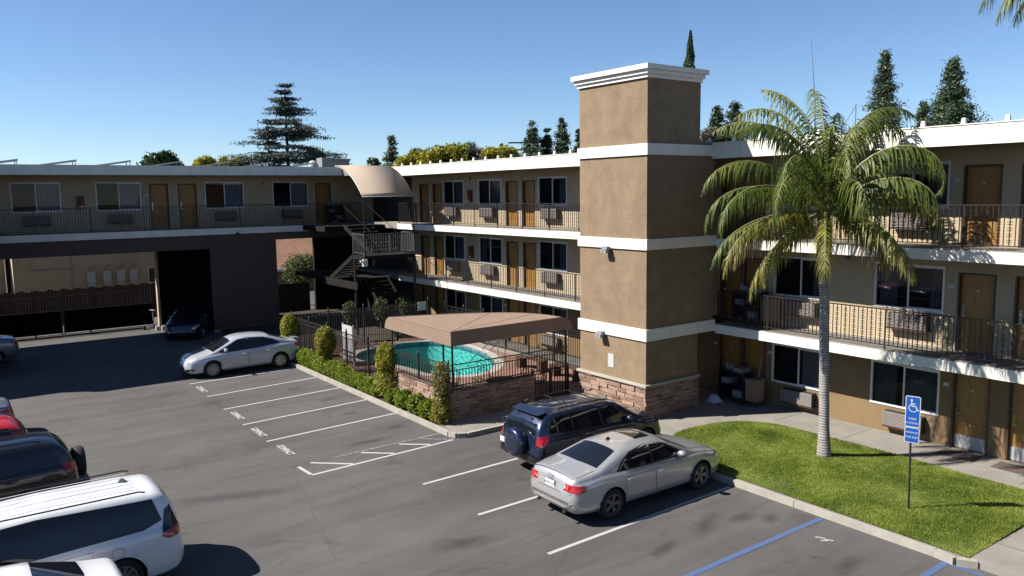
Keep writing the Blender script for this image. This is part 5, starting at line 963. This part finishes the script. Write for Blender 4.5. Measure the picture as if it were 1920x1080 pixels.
class Shell:
    def __init__(s, top, belt, bot, hw, tumble=.40, crown=.035, roofr=.13, edge=.05):
        s.top, s.belt, s.bot, s.hw, s.tu, s.cr, s.rr, s.ed = top, belt, bot, hw, tumble, crown, roofr, edge; s.x0, s.x1 = top[0][0], top[-1][0]; s.cache = {}
    def sec(s, x):
        k = round(x, 3)
        if k in s.cache: return s.cache[k]
        x = min(max(k, s.x0), s.x1); zt = interp(s.top, x, s.ed); zB = min(interp(s.belt, x), zt - .02); zb = interp(s.bot, x); W_ = interp(s.hw, x, .04); h = max(0, zt - zB - .02); hs = min(1., h / .35)
        sh = .925; P = [(0, zb), (W_ * .80, zb), (W_ * .95, zb + .05), (W_ * .985, zb + .16), (W_, zb * .45 + zB * .55 - .03), (W_ * .99, zB - .13), (W_ * .965, zB - .045), (W_ * sh, zB - .004),
                        (W_ * (sh - .03), zB + .01 + .02 * hs), (W_ * (sh - .03) - s.tu * h * .55, zB + .01 + h * .55), (W_ * (sh - .04) - s.tu * h * .92 - .015, zB + .01 + h * .90), (W_ * (sh - .06) - s.tu * h - s.rr * hs - .03, zt - .004), (W_ * .38 * (1 - .2 * hs), zt + s.cr * .85), (0, zt + s.cr)]
        for _ in range(2):
            Q = [P[0]]
            for a, b in zip(P, P[1:]): Q.append((a[0] * .75 + b[0] * .25, a[1] * .75 + b[1] * .25)); Q.append((a[0] * .25 + b[0] * .75, a[1] * .25 + b[1] * .75))
            Q.append(P[-1]); P = Q
        s.cache[k] = P; return P
    def mesh(s, step=.06):
        xs = list(np.linspace(s.x0, s.x1, int((s.x1 - s.x0) / step) + 1)); ext = [s.x0 + d for d in (.012, .03, .05)] + [s.x1 - d for d in (.012, .03, .05)]; xs = sorted(set(xs + ext)); mb = MB(); n = None
        for x in xs:
            P = s.sec(x); ring_ = [(x, y, z) for y, z in P] + [(x, -y, z) for y, z in P[-2:0:-1]]; n = len(ring_); mb.v += ring_
        for i in range(len(xs) - 1):
            for k in range(n): mb.f.append((i * n + k, (i + 1) * n + k, (i + 1) * n + (k + 1) % n, i * n + (k + 1) % n)); mb.m.append(0)
        mb.f.append(tuple(range(n))); mb.f.append(tuple((len(xs) - 1) * n + k for k in range(n))[::-1]); mb.m += [0, 0]; return mb
    def sy(s, x, z):
        P = s.sec(x); best = 0
        for a, b in zip(P, P[1:]):
            lo, hi = min(a[1], b[1]), max(a[1], b[1])
            if lo <= z <= hi and hi > lo: best = max(best, a[0] + (b[0] - a[0]) * (z - a[1]) / (b[1] - a[1]))
        return best
    def tz(s, x, y):
        P = s.sec(x); y = abs(y); best = P[0][1]
        for a, b in zip(P, P[1:]):
            lo, hi = min(a[0], b[0]), max(a[0], b[0])
            if lo <= y <= hi and hi > lo: best = max(best, a[1] + (b[1] - a[1]) * (y - a[0]) / (b[0] - a[0]))
        return best
    def rx(s, y, z, end=-1):
        """outermost x of the skin at (y, z), seen from the rear (end=-1) or the front"""
        xs = np.arange(s.x0, 0, .01) if end < 0 else np.arange(s.x1, 0, -.01)
        for x in xs:
            if s.tz(x, y) >= z and s.sy(x, z) >= abs(y): return x
        return xs[-1]
def patch(sh, name, poly, mode, off, mat_, parent, mirror=True, step=.09, end=-1):
    """a piece of skin: poly in (x,z) for sides, (x,y) for tops, (y,z) for the ends, laid on the shell off metres proud"""
    for sg in ((1, -1) if (mode == 'side' and mirror) else (1,) if mode != 'end2' else (1, -1)):
        bm = bmesh.new(); vs = [bm.verts.new((p[0], p[1], 0)) for p in poly]; bm.faces.new(vs); lo = [min(p[k] for p in poly) for k in (0, 1)]; hi = [max(p[k] for p in poly) for k in (0, 1)]
        for k in (0, 1):
            n = max(1, int((hi[k] - lo[k]) / step))
            for i in range(1, n + 1):
                co = [0, 0, 0]; co[k] = lo[k] + (hi[k] - lo[k]) * i / (n + 1); no = [0, 0, 0]; no[k] = 1; bmesh.ops.bisect_plane(bm, geom=bm.verts[:] + bm.edges[:] + bm.faces[:], plane_co=co, plane_no=no)
        for v in bm.verts:
            a, b = v.co.x, v.co.y
            if mode == 'side': v.co = (a, sg * (sh.sy(a, b) + off), b)
            elif mode == 'top': v.co = (a, b, sh.tz(a, b) + off)
            else: y = a * sg; x = sh.rx(y, b, end); v.co = (x + end * off, y + (off if y > 0 else -off) * (abs(y) > .6), b)
        bmesh.ops.recalc_face_normals(bm, faces=bm.faces); me = bpy.data.meshes.new(name); bm.to_mesh(me); bm.free(); me.materials.append(M[mat_]); me.polygons.foreach_set('use_smooth', [True] * len(me.polygons)); o = link(name, me, parent)
    return o
def wheel(t_, x, y, R_, w, rimmat, spokes=5, kind=0, out=1):
    T = Matrix.Translation((x, y, R_)) @ Matrix.Rotation(rad(-90 * out), 4, 'X'); b = MB(); h = w / 2; rr = R_ * .68
    b.lathe([(rr, -h), (R_ * .93, -h), (R_ * .985, -h * .8), (R_, -h * .5), (R_, h * .5), (R_ * .985, h * .8), (R_ * .93, h), (rr, h), (rr - .01, h - .01)], 36, T=T); b.lathe([(0, -h * .3), (rr, -h * .3)], 36, T=T, mi=0); tr = b.build('wheel', 'rubber', t_, smooth=True, sharp=50)
    b = MB(); b.lathe([(rr - .012, h - .005), (rr, h + .004), (rr - .02, h + .004), (rr - .035, h - .03), (rr - .04, -h * .3)], 36, T=T); b.lathe([(0, h - .012), (.035, h - .012), (.06, h - .03), (.07, h - .06), (.02, h - .06)], 16, T=T)
    for k in range(spokes):
        a0 = 2 * math.pi * k / spokes
        for da in ((0,) if kind == 0 else (-.13, .13)):
            a = a0 + da; ww = .032 if kind == 0 else .016; c, s_ = math.cos(a), math.sin(a); r0, r1 = .03, rr - .02
            def Q(r_, u, z): return T @ Vector((c * r_ - s_ * u, s_ * r_ + c * u, z))
            wo = ww * (1.5 if kind == 0 else 1.1); z0, z1 = h - .03, h - .018
            V = [Q(r0, -ww, z0), Q(r0, ww, z0), Q(r1, wo, z1), Q(r1, -wo, z1), Q(r0, -ww, z0 - .03), Q(r0, ww, z0 - .03), Q(r1, wo, z1 - .03), Q(r1, -wo, z1 - .03)]; k0 = len(b.v); b.v += [tuple(v) for v in V]
            for f in ((0, 1, 2, 3), (7, 6, 5, 4), (0, 4, 5, 1), (1, 5, 6, 2), (2, 6, 7, 3), (3, 7, 4, 0)): b.f.append(tuple(k0 + i for i in f)); b.m.append(0)
    b.build('rim', rimmat, tr, smooth=True, sharp=30)
def car(name, label, cat, loc, rz, sh, paintm, wx, R_, ww, W_, rimmat='rim', spokes=5, skind=0, doors=(), glass_side=(), dlo=None, ws=None, rw=None, sill=True, mirror=(.75, .95), tyre_in=.0, hoodline=None, trunkline=None, handles=()):
    t_ = thing(name, label, cat, loc, rz, local=True); mb = sh.mesh(); o = mb.build('body', [paintm, 'trim'], None, smooth=True)
    cut = MB()
    for x in wx:
        for s in (-1, 1):
            T = Matrix.Translation((x, s * (W_ - .16), R_ + .01)) @ Matrix.Rotation(rad(90), 4, 'X'); a = R_ + .05; cut.lathe([(0, -.26), (a, -.26), (a, .26), (0, .26)], 40, T=T, mi=1)
    c = cut.build('cutter', [paintm, 'trim']); c.location = (0, 0, 0)
    bm = bmesh.new(); bm.from_mesh(c.data); bmesh.ops.remove_doubles(bm, verts=bm.verts, dist=1e-5); bmesh.ops.recalc_face_normals(bm, faces=bm.faces); bm.to_mesh(c.data); bm.free()
    md = o.modifiers.new('arch', 'BOOLEAN'); md.operation = 'DIFFERENCE'; md.object = c; md.solver = 'EXACT'; dg = bpy.context.evaluated_depsgraph_get(); me = bpy.data.meshes.new_from_object(o.evaluated_get(dg)); o.modifiers.clear(); o.data = me; bpy.data.objects.remove(c)
    me.polygons.foreach_set('use_smooth', [True] * len(me.polygons)); me.set_sharp_from_angle(angle=rad(42)); put(o, t_)
    for x in wx:
        for s in (-1, 1):
            wheel(t_, x, s * (W_ - .015 - ww / 2 - tyre_in), R_, ww, rimmat, spokes, skind, s)
            arch = [(x + (R_ + .052) * math.cos(q), s * (sh.sy(min(max(x + (R_ + .052) * math.cos(q), sh.x0 + .05), sh.x1 - .05), max(.3, R_ + .01 + (R_ + .052) * math.sin(q))) + .003), R_ + .01 + (R_ + .052) * math.sin(q)) for q in np.linspace(-.12, math.pi + .12, 22)]
            b = MB(); b.tube(arch, .013, 5); b.build('wheel_arch', paintm, t_, smooth=True)
    for poly in doors:
        cx, cz = sum(p[0] for p in poly) / len(poly), sum(p[1] for p in poly) / len(poly); patch(sh, 'door_gap', [(p[0] + .009 * (1 if p[0] > cx else -1), p[1] + .009 * (1 if p[1] > cz else -1)) for p in poly], 'side', .0015, 'trim', t_); patch(sh, 'door', poly, 'side', .004, paintm, t_)
    if dlo: patch(sh, 'window_trim', dlo, 'side', .006, 'trim', t_)
    for poly in glass_side: patch(sh, 'side_window', poly, 'side', .009, 'carglass', t_, step=.12)
    if ws: patch(sh, 'windshield', ws, 'top', .006, 'carglass', t_, step=.12)
    if rw: patch(sh, 'rear_window', rw[1], rw[0], .006, 'carglass', t_, step=.12)
    for x, z in handles:
        for s in (-1, 1): b = MB(); y = sh.sy(x, z); b.tube([(x - .09, s * y, z), (x - .07, s * (y + .035), z + .003), (x + .07, s * (y + .035), z + .006), (x + .09, s * y, z)], .013, 6); b.build('door_handle', paintm, t_, smooth=True)
    mx, mz = mirror
    for s in (-1, 1):
        y = sh.sy(mx, mz - .02); b = MB(); b.lathe([(0, 0), (.07, .01), (.095, .05), (.09, .12), (.0, .15)], 14, T=Matrix.Translation((mx - .05, s * (y + .10), mz + .04)) @ Matrix.Rotation(rad(90), 4, 'Y') @ Matrix.Diagonal((.75, 1.15, 1, 1))); b.tube([(mx, s * (y - .03), mz - .01), (mx + .01, s * (y + .06), mz + .02)], .03, 6); b.build('wing_mirror', paintm, t_, smooth=True, sharp=60)
    return t_
def bumperlamp(sh, name, poly, mode, mat_, t_, off=.012, end=-1): return patch(sh, name, poly, mode, off, mat_, t_, step=.06, end=end)
def plate_on(sh, t_, y0, z, text_=None, w=.32, h=.16, end=-1):
    x = min(sh.rx(y0 - w / 2, z, end), sh.rx(y0, z, end)) if end < 0 else max(sh.rx(y0, z, end), sh.rx(y0 + w / 2, z, end)); b = MB(); b.box(x + end * .02 - .004, x + end * .02 + .004, y0 - w / 2, y0 + w / 2, z - h / 2, z + h / 2); o = b.build('licence_plate', 'plate', t_)
    fr = MB(); fr.box(x + end * .02 - .003, x + end * .02 + .003, y0 - w / 2 - .012, y0 + w / 2 + .012, z - h / 2 - .012, z - h / 2); fr.box(x + end * .02 - .003, x + end * .02 + .003, y0 - w / 2 - .012, y0 + w / 2 + .012, z + h / 2, z + h / 2 + .012); fr.build('plate_frame', 'trim', o)
    if text_: q = text('plate_number', text_, .085, 'platetext', (0, 0, 0), (0, 0, 0), ext=.001); q.parent = o; q.location = (x + end * .026, y0, z - .005); q.rotation_euler = (rad(90), 0, rad(-90) if end < 0 else rad(90))
# -------- silver sedan in the foreground
silver = paint('silver', (.80, .80, .80), .55, .28); dkblue = paint('dark_blue', (.02, .035, .09), .5, .3); white = paint('white', (1.15, 1.17, 1.2), 0., .3); black = paint('black', (.008, .008, .012), .2, .25); redp = paint('red', (.75, .015, .02), .1, .3); ltsil = paint('light_silver', (.85, .88, .95), .35, .3); blue2 = paint('deep_blue', (.006, .014, .06), .2, .3); greyb = paint('blue_grey', (.3, .36, .45), .5, .3)
GS = Shell(top=[(-2.42, .60), (-2.37, .90), (-2.30, 1.02), (-1.85, 1.07), (-1.68, 1.09), (-.92, 1.355), (-.55, 1.395), (-.15, 1.41), (.2, 1.395), (.45, 1.35), (1.10, 1.03), (1.28, .965), (1.9, .87), (2.2, .77), (2.36, .66), (2.42, .52)],
           belt=[(-2.42, .55), (-2.3, .90), (-1.6, .97), (-.5, .935), (.9, .90), (1.6, .86), (2.2, .73), (2.42, .5)], bot=[(-2.42, .42), (-2.32, .27), (-2.0, .22), (2.0, .19), (2.3, .22), (2.42, .36)],
           hw=[(-2.42, .62), (-2.38, .74), (-2.25, .84), (-1.9, .90), (-1.0, .915), (.8, .91), (1.6, .90), (2.05, .84), (2.28, .72), (2.42, .50)])
c_ = car('silver_sedan', 'silver four door sedan with sunroof, parked nose in at the lawn kerb', 'car', (12.73, 12.82, 0), rad(-.5), GS, silver, (-1.38, 1.43), .335, .24, .91, 'rimdark', 5, 0,
         doors=[[(-.98, .30), (-.98, .60), (-1.05, .92), (-.12, .92), (-.08, .30)], [(-.05, .30), (-.09, .92), (1.0, .885), (1.02, .30)]],
         dlo=[(-1.22, .99), (-1.02, 1.16), (-.72, 1.30), (-.2, 1.365), (.18, 1.35), (.42, 1.28), (1.02, .955), (.9, .935), (-.4, .955)],
         glass_side=[[(-1.14, 1.0), (-.98, 1.15), (-.70, 1.275), (-.2, 1.335), (-.12, 1.335), (-.12, .985), (-.6, .985)], [(-.07, .985), (-.07, 1.335), (.17, 1.32), (.40, 1.255), (.92, .975)]],
         ws=[(.50, -.50), (.50, .50), (.80, .60), (1.16, .66), (1.19, 0), (1.16, -.66), (.80, -.60)], rw=('top', [(-.98, -.49), (-.98, .49), (-1.30, .56), (-1.62, .62), (-1.66, 0), (-1.62, -.62), (-1.30, -.56)]), mirror=(.72, .98), handles=((-.88, .80), (.08, .78)))
patch(GS, 'sunroof', [(-.22, -.36), (-.22, .36), (.22, .36), (.26, 0), (.22, -.36)], 'top', .006, 'carglass', c_); patch(GS, 'boot_gap', [(-2.29, -.66), (-1.71, -.66), (-1.71, -.645), (-2.275, -.645), (-2.275, .645), (-1.71, .645), (-1.71, .66), (-2.29, .66)], 'top', .003, 'trim', c_)
patch(GS, 'bonnet_gap', [(1.30, .63), (2.15, .56), (2.15, .575), (1.30, .645)], 'top', .003, 'trim', c_); patch(GS, 'bonnet_gap', [(1.30, -.63), (2.15, -.56), (2.15, -.575), (1.30, -.645)], 'top', .003, 'trim', c_)
for s in (-1, 1): patch(GS, 'tail_lamp', [(s * .44, .76), (s * .47, .90), (s * .82, .90), (s * .83, .74)], 'end', .012, 'tail', c_, end=-1, step=.05)
patch(GS, 'tail_lamp', [(-2.36, .75), (-2.33, .89), (-2.06, .87), (-2.12, .77)], 'side', .012, 'tail', c_, step=.05); patch(GS, 'reversing_lamp', [(.45, .80), (.47, .87), (.56, .87), (.56, .80)], 'end2', .016, 'lampclear', c_, end=-1)
patch(GS, 'headlamp', [(1.98, .68), (2.02, .79), (2.30, .70), (2.36, .60)], 'side', .01, 'hl', c_); patch(GS, 'bumper_gap', [(-.78, .70), (.78, .70), (.78, .708), (-.78, .708)], 'end', .004, 'trim', c_); plate_on(GS, c_, 0, .80, '6NWC032')
b = MB(); b.lathe([(0, 0), (.05, .0), (.02, .05), (0, .06)], 8, T=Matrix.Translation((-.72, 0, 1.425)) @ Matrix.Diagonal((1.5, .5, 1, 1))); b.build('roof_aerial', 'trim', c_)
for s in (-1, 1): b = MB(); b.tube([(-2.40, s * .45, .29), (-2.2, s * .45, .30)], .035, 10); b.build('exhaust', 'chrome', c_)
b = MB(); b.tube([(-2.405 + .03 * abs(math.cos(q)) ** 2, .08 * math.cos(q), .96 + .045 * math.sin(q)) for q in np.linspace(0, 6.28, 14)], .006, 4); b.build('emblem', 'chrome', c_)
# -------- blue SUV with a covered spare wheel
RV = Shell(top=[(-2.18, .70), (-2.15, 1.02), (-2.08, 1.30), (-1.92, 1.50), (-1.76, 1.61), (-1.45, 1.65), (-.4, 1.66), (.25, 1.63), (.55, 1.56), (1.15, 1.16), (1.32, 1.08), (1.8, 1.00), (2.08, .90), (2.2, .75), (2.24, .55)],
           belt=[(-2.18, .65), (-2.12, 1.02), (-1.8, 1.10), (.2, 1.05), (1.2, 1.0), (1.8, .92), (2.24, .52)], bot=[(-2.18, .48), (-2.1, .36), (-1.9, .30), (1.9, .28), (2.24, .42)],
           hw=[(-2.18, .70), (-2.15, .82), (-2.0, .885), (-1.5, .91), (1.4, .91), (1.9, .86), (2.1, .76), (2.24, .55)], tumble=.30, crown=.03, roofr=.16)
def suv(name, label, loc, rz, pm, cover, spoil=True):
    t_ = car(name, label, 'SUV', loc, rz, RV, pm, (-1.28, 1.38), .36, .23, .905, 'rim', 5, 0, doors=[[(-.93, .42), (-.93, .75), (-1.02, 1.03), (-.10, 1.02), (-.06, .42)], [(-.03, .42), (-.07, 1.02), (1.0, .98), (1.02, .42)]],
             dlo=[(-1.85, 1.18), (-1.66, 1.53), (-.2, 1.57), (.35, 1.50), (1.0, 1.08), (.9, 1.05), (-1.0, 1.09)], glass_side=[[(-1.80, 1.19), (-1.64, 1.50), (-1.12, 1.525), (-1.08, 1.13)], [(-1.03, 1.12), (-1.06, 1.525), (-.18, 1.54), (-.12, 1.09)], [(-.07, 1.09), (-.12, 1.54), (.15, 1.52), (.34, 1.46), (.92, 1.08)]],
             ws=[(.60, -.56), (.60, .56), (.9, .63), (1.20, .68), (1.22, 0), (1.20, -.68), (.9, -.63)], rw=('end', [(-.62, 1.14), (-.54, 1.49), (.54, 1.49), (.62, 1.14)]), mirror=(.72, 1.10), handles=((-.85, .93), (.05, .91)))
    b = MB(); T = Matrix.Translation((-2.22, -.02, .88)) @ Matrix.Rotation(rad(-90), 4, 'Y')
    if cover: b.lathe([(0, -.06), (.30, -.06), (.345, -.03), (.36, .05), (.355, .14), (.31, .19), (.20, .20), (0, .205)], 36, T=T); b.build('spare_wheel', cover, t_, smooth=True, sharp=50)
    for s in (-1, 1):
        patch(RV, 'tail_lamp', [(s * .66, .92), (s * .68, 1.14), (s * .80, 1.14), (s * .84, .90)], 'end', .02, 'tail', t_, end=-1, step=.05); b = MB(); b.tube([(-1.5, s * .62, 1.65), (-1.35, s * .62, 1.705), (.0, s * .61, 1.705), (.25, s * .60, 1.66)], .018, 6); b.build('roof_rail', 'trim', t_, smooth=True)
    patch(RV, 'tail_lamp', [(-2.13, .92), (-2.10, 1.13), (-1.86, 1.10), (-1.96, .95)], 'side', .02, 'tail', t_, step=.05); patch(RV, 'headlamp', [(1.86, .82), (1.88, .92), (2.12, .84), (2.18, .72)], 'side', .01, 'hl', t_)
    patch(RV, 'bumper', [(-.84, .50), (-.84, .64), (.84, .64), (.84, .50)], 'end', .03, 'trim', t_, end=-1)
    if spoil: b = MB(); b.prism([(-1.97, 1.575), (-1.70, 1.625), (-1.70, 1.655), (-1.98, 1.60)], 'y', -.54, .54); b.build('roof_spoiler', pm, t_)
    return t_
c_ = suv('blue_suv', 'dark blue SUV with a covered spare wheel, parked beside the brown tower', (13.55, 15.35, 0), rad(-.5), dkblue, dkblue); plate_on(RV, c_, .62, .78, None, .28, .14)
for x in (-.9, -.1): b = MB(); b.box(x, x + .025, -.6, .6, 1.70, 1.722); b.build('roof_bar', 'trim', c_)
c_ = suv('black_suv', 'black SUV with an exposed spare wheel on its tail, second up the left row', (.08, 20.6, 0), rad(180.5), black, 'rubber', False)
# -------- silver compact sedan in the half shade
CO = Shell(top=[(-2.31, .62), (-2.28, .92), (-2.2, 1.05), (-1.85, 1.10), (-1.72, 1.12), (-.95, 1.40), (-.5, 1.45), (.0, 1.455), (.3, 1.42), (.5, 1.36), (1.25, 1.0), (1.45, .93), (1.95, .82), (2.2, .70), (2.3, .5)],
           belt=[(-2.31, .58), (-2.2, .95), (-1.6, 1.0), (-.5, .95), (.9, .90), (1.6, .84), (2.1, .72), (2.3, .48)], bot=[(-2.31, .40), (-2.2, .28), (-1.9, .21), (1.95, .18), (2.2, .2), (2.3, .3)],
           hw=[(-2.31, .62), (-2.26, .76), (-2.1, .85), (-1.5, .885), (1.4, .885), (1.9, .83), (2.15, .70), (2.3, .46)], tumble=.42)
def compact(name, label, cat, loc, rz, pm, spoiler=True, handles=((-.88, .82), (.1, .80)), red=False):
    t_ = car(name, label, cat, loc, rz, CO, pm, (-1.35, 1.35), .325, .21, .88, 'rim', 9, 1, doors=[[(-.95, .32), (-.95, .62), (-1.02, .93), (-.10, .92), (-.06, .32)], [(-.03, .32), (-.07, .92), (1.02, .885), (1.03, .32)]],
               dlo=[(-1.42, 1.05), (-1.15, 1.21), (-.75, 1.345), (-.1, 1.395), (.3, 1.35), (1.12, .965), (.95, .925), (-.5, .97)], glass_side=[[(-1.36, 1.06), (-1.12, 1.20), (-.98, 1.25), (-.98, 1.02)], [(-.94, 1.015), (-.94, 1.27), (-.72, 1.33), (-.12, 1.37), (-.12, .99)], [(-.07, .985), (-.07, 1.37), (.28, 1.325), (1.02, .965)]],
               ws=[(.55, -.52), (.55, .52), (.9, .62), (1.28, .68), (1.32, 0), (1.28, -.68), (.9, -.62)], rw=('top', [(-1.0, -.48), (-1.0, .48), (-1.35, .56), (-1.66, .61), (-1.70, 0), (-1.66, -.61), (-1.35, -.56)]), mirror=(.80, .99), handles=handles)
    if spoiler: b = MB(); b.prism([(-2.27, 1.10), (-2.05, 1.135), (-2.04, 1.16), (-2.28, 1.135)], 'y', -.6, .6); b.build('boot_spoiler', pm, t_)
    patch(CO, 'tail_lamp', [(-2.26, .82), (-2.22, .98), (-1.95, .96), (-2.02, .86)], 'side', .01, 'tail', t_, step=.05); patch(CO, 'tail_lamp', [(.48, .84), (.50, .96), (.82, .96), (.82, .80)], 'end2', .01, 'tail', t_, end=-1)
    patch(CO, 'headlamp', [(1.82, .68), (1.80, .78), (2.05, .73), (2.24, .62), (2.2, .58)], 'side', .01, 'hl', t_); patch(CO, 'grille', [(-.55, .24), (-.68, .40), (.68, .40), (.55, .24)], 'end', .008, 'trim', t_, end=1); patch(CO, 'fog_lamp_bezel', [(2.06, .32), (2.0, .36), (2.12, .42), (2.2, .40)], 'side', .006, 'trim', t_)
    b = MB()
    for s in (-1, 1): b.tube([(1.30, s * .1, 1.005), (1.05, s * .1 - .35, 1.09)], .008, 4)
    b.build('wiper', 'trim', t_); return t_
compact('silver_compact', 'light silver compact sedan facing left, half in shadow beside the hedge', 'car', (9.8, 32.28, 0), rad(180.4), ltsil)
compact('dark_car', 'dark blue car in the black shade of the passage pier', 'car', (10.5, 42.5, 0), rad(-118), blue2, spoiler=False)
compact('grey_car', 'silver car cut by the left edge, rear just above the red car', 'car', (-.75, 27.6, 0), rad(180), greyb, spoiler=False)
RD = None
r_ = suv('red_suv', 'bright red SUV roof cut by the left edge behind the black SUV', (-.55, 22.9, 0), rad(180), redp, None, False)
compact('pale_car', 'pale silver car at the far left edge in front of the gate', 'car', (.35, 40.6, 0), rad(185), greyb, spoiler=False)
compact('white_car', 'white sedan cut by the bottom left corner, only roof and tail showing', 'car', (-.2, 13.55, 0), rad(180), white, spoiler=False)
# -------- white minivan
VA = Shell(top=[(-2.58, .70), (-2.55, 1.05), (-2.47, 1.38), (-2.36, 1.62), (-2.20, 1.72), (-1.7, 1.76), (-.4, 1.775), (.5, 1.73), (.95, 1.60), (1.75, 1.14), (1.95, 1.04), (2.3, .92), (2.5, .78), (2.58, .5)],
           belt=[(-2.58, .64), (-2.5, 1.0), (-2.2, 1.10), (-.5, 1.04), (1.3, .97), (2.0, .9), (2.58, .48)], bot=[(-2.58, .36), (-2.45, .24), (-2.2, .19), (2.3, .17), (2.58, .3)],
           hw=[(-2.58, .74), (-2.54, .88), (-2.4, .965), (-1.9, 1.0), (1.6, 1.0), (2.1, .94), (2.4, .80), (2.58, .55)], tumble=.30, crown=.03, roofr=.15)
v = car('white_minivan', 'white minivan with roof rails, second row from the bottom at the left edge', 'minivan', (.72, 15.7, 0), rad(180.5), VA, white, (-1.50, 1.59), .355, .235, .995, 'rim', 10, 1,
        doors=[[(-1.02, .32), (-1.02, .70), (-1.08, .98), (.22, .95), (.25, .32)], [(.28, .32), (.25, .95), (1.35, .92), (1.34, .32)]],
        dlo=[(-2.22, 1.22), (-2.10, 1.60), (-.3, 1.665), (.55, 1.62), (.9, 1.50), (1.62, 1.06), (1.3, 1.01), (-.5, 1.07), (-1.9, 1.12)], glass_side=[[(-2.12, 1.20), (-2.05, 1.575), (-1.18, 1.615), (-1.12, 1.115), (-1.85, 1.15)], [(-1.07, 1.115), (-1.12, 1.615), (-.3, 1.64), (.20, 1.62), (.25, 1.05)], [(.31, 1.05), (.26, 1.615), (.53, 1.59), (.88, 1.47), (1.5, 1.06)]],
        ws=[(1.0, -.62), (1.0, .62), (1.4, .70), (1.82, .76), (1.86, 0), (1.82, -.76), (1.4, -.70)], rw=('end', [(-.68, 1.15), (-.58, 1.56), (.58, 1.56), (.68, 1.15)]), mirror=(1.22, 1.04), handles=((-.92, .88), (.4, .87)))
for s in (-1, 1):
    b = MB(); b.tube([(-2.0, s * .70, 1.745), (-1.9, s * .70, 1.775), (.3, s * .70, 1.785), (.45, s * .69, 1.75)], .014, 6); b.build('roof_rail', 'trim', v, smooth=True)
patch(VA, 'tail_lamp', [(-2.50, .92), (-2.50, 1.08), (-2.20, 1.02), (-2.18, .96), (-2.30, .90)], 'side', .012, 'tail', v, step=.05); patch(VA, 'tail_lamp_housing', [(-2.50, 1.08), (-2.38, 1.45), (-2.28, 1.38), (-2.20, 1.02)], 'side', .012, 'carglass', v, step=.05)
patch(VA, 'tail_lamp', [(.66, .93), (.66, 1.08), (.92, 1.08), (.93, .92)], 'end2', .012, 'tail', v, end=-1, step=.05)
b = MB(); b.lathe([(0, 0), (.07, .0), (.02, .07), (0, .08)], 8, T=Matrix.Translation((-1.75, 0, 1.785)) @ Matrix.Diagonal((1.5, .5, 1, 1))); b.build('roof_aerial', 'grey', v); b = MB(); b.tube([(-1.45 + .10 * math.cos(q), VA.sy(-1.45, .8) + .004, .86 + .09 * math.sin(q)) for q in np.linspace(0, 6.28, 18)], .004, 4); b.build('fuel_flap', 'grey', v)
for i in range(5): b = MB(); b.tube([(-1.9, -.44 + i * .22, 1.775 + .02), (-.5, -.44 + i * .22, 1.805), (.2, -.44 + i * .22, 1.79)], .006, 4); b.build('roof_rib', white, v)
print('cars done')
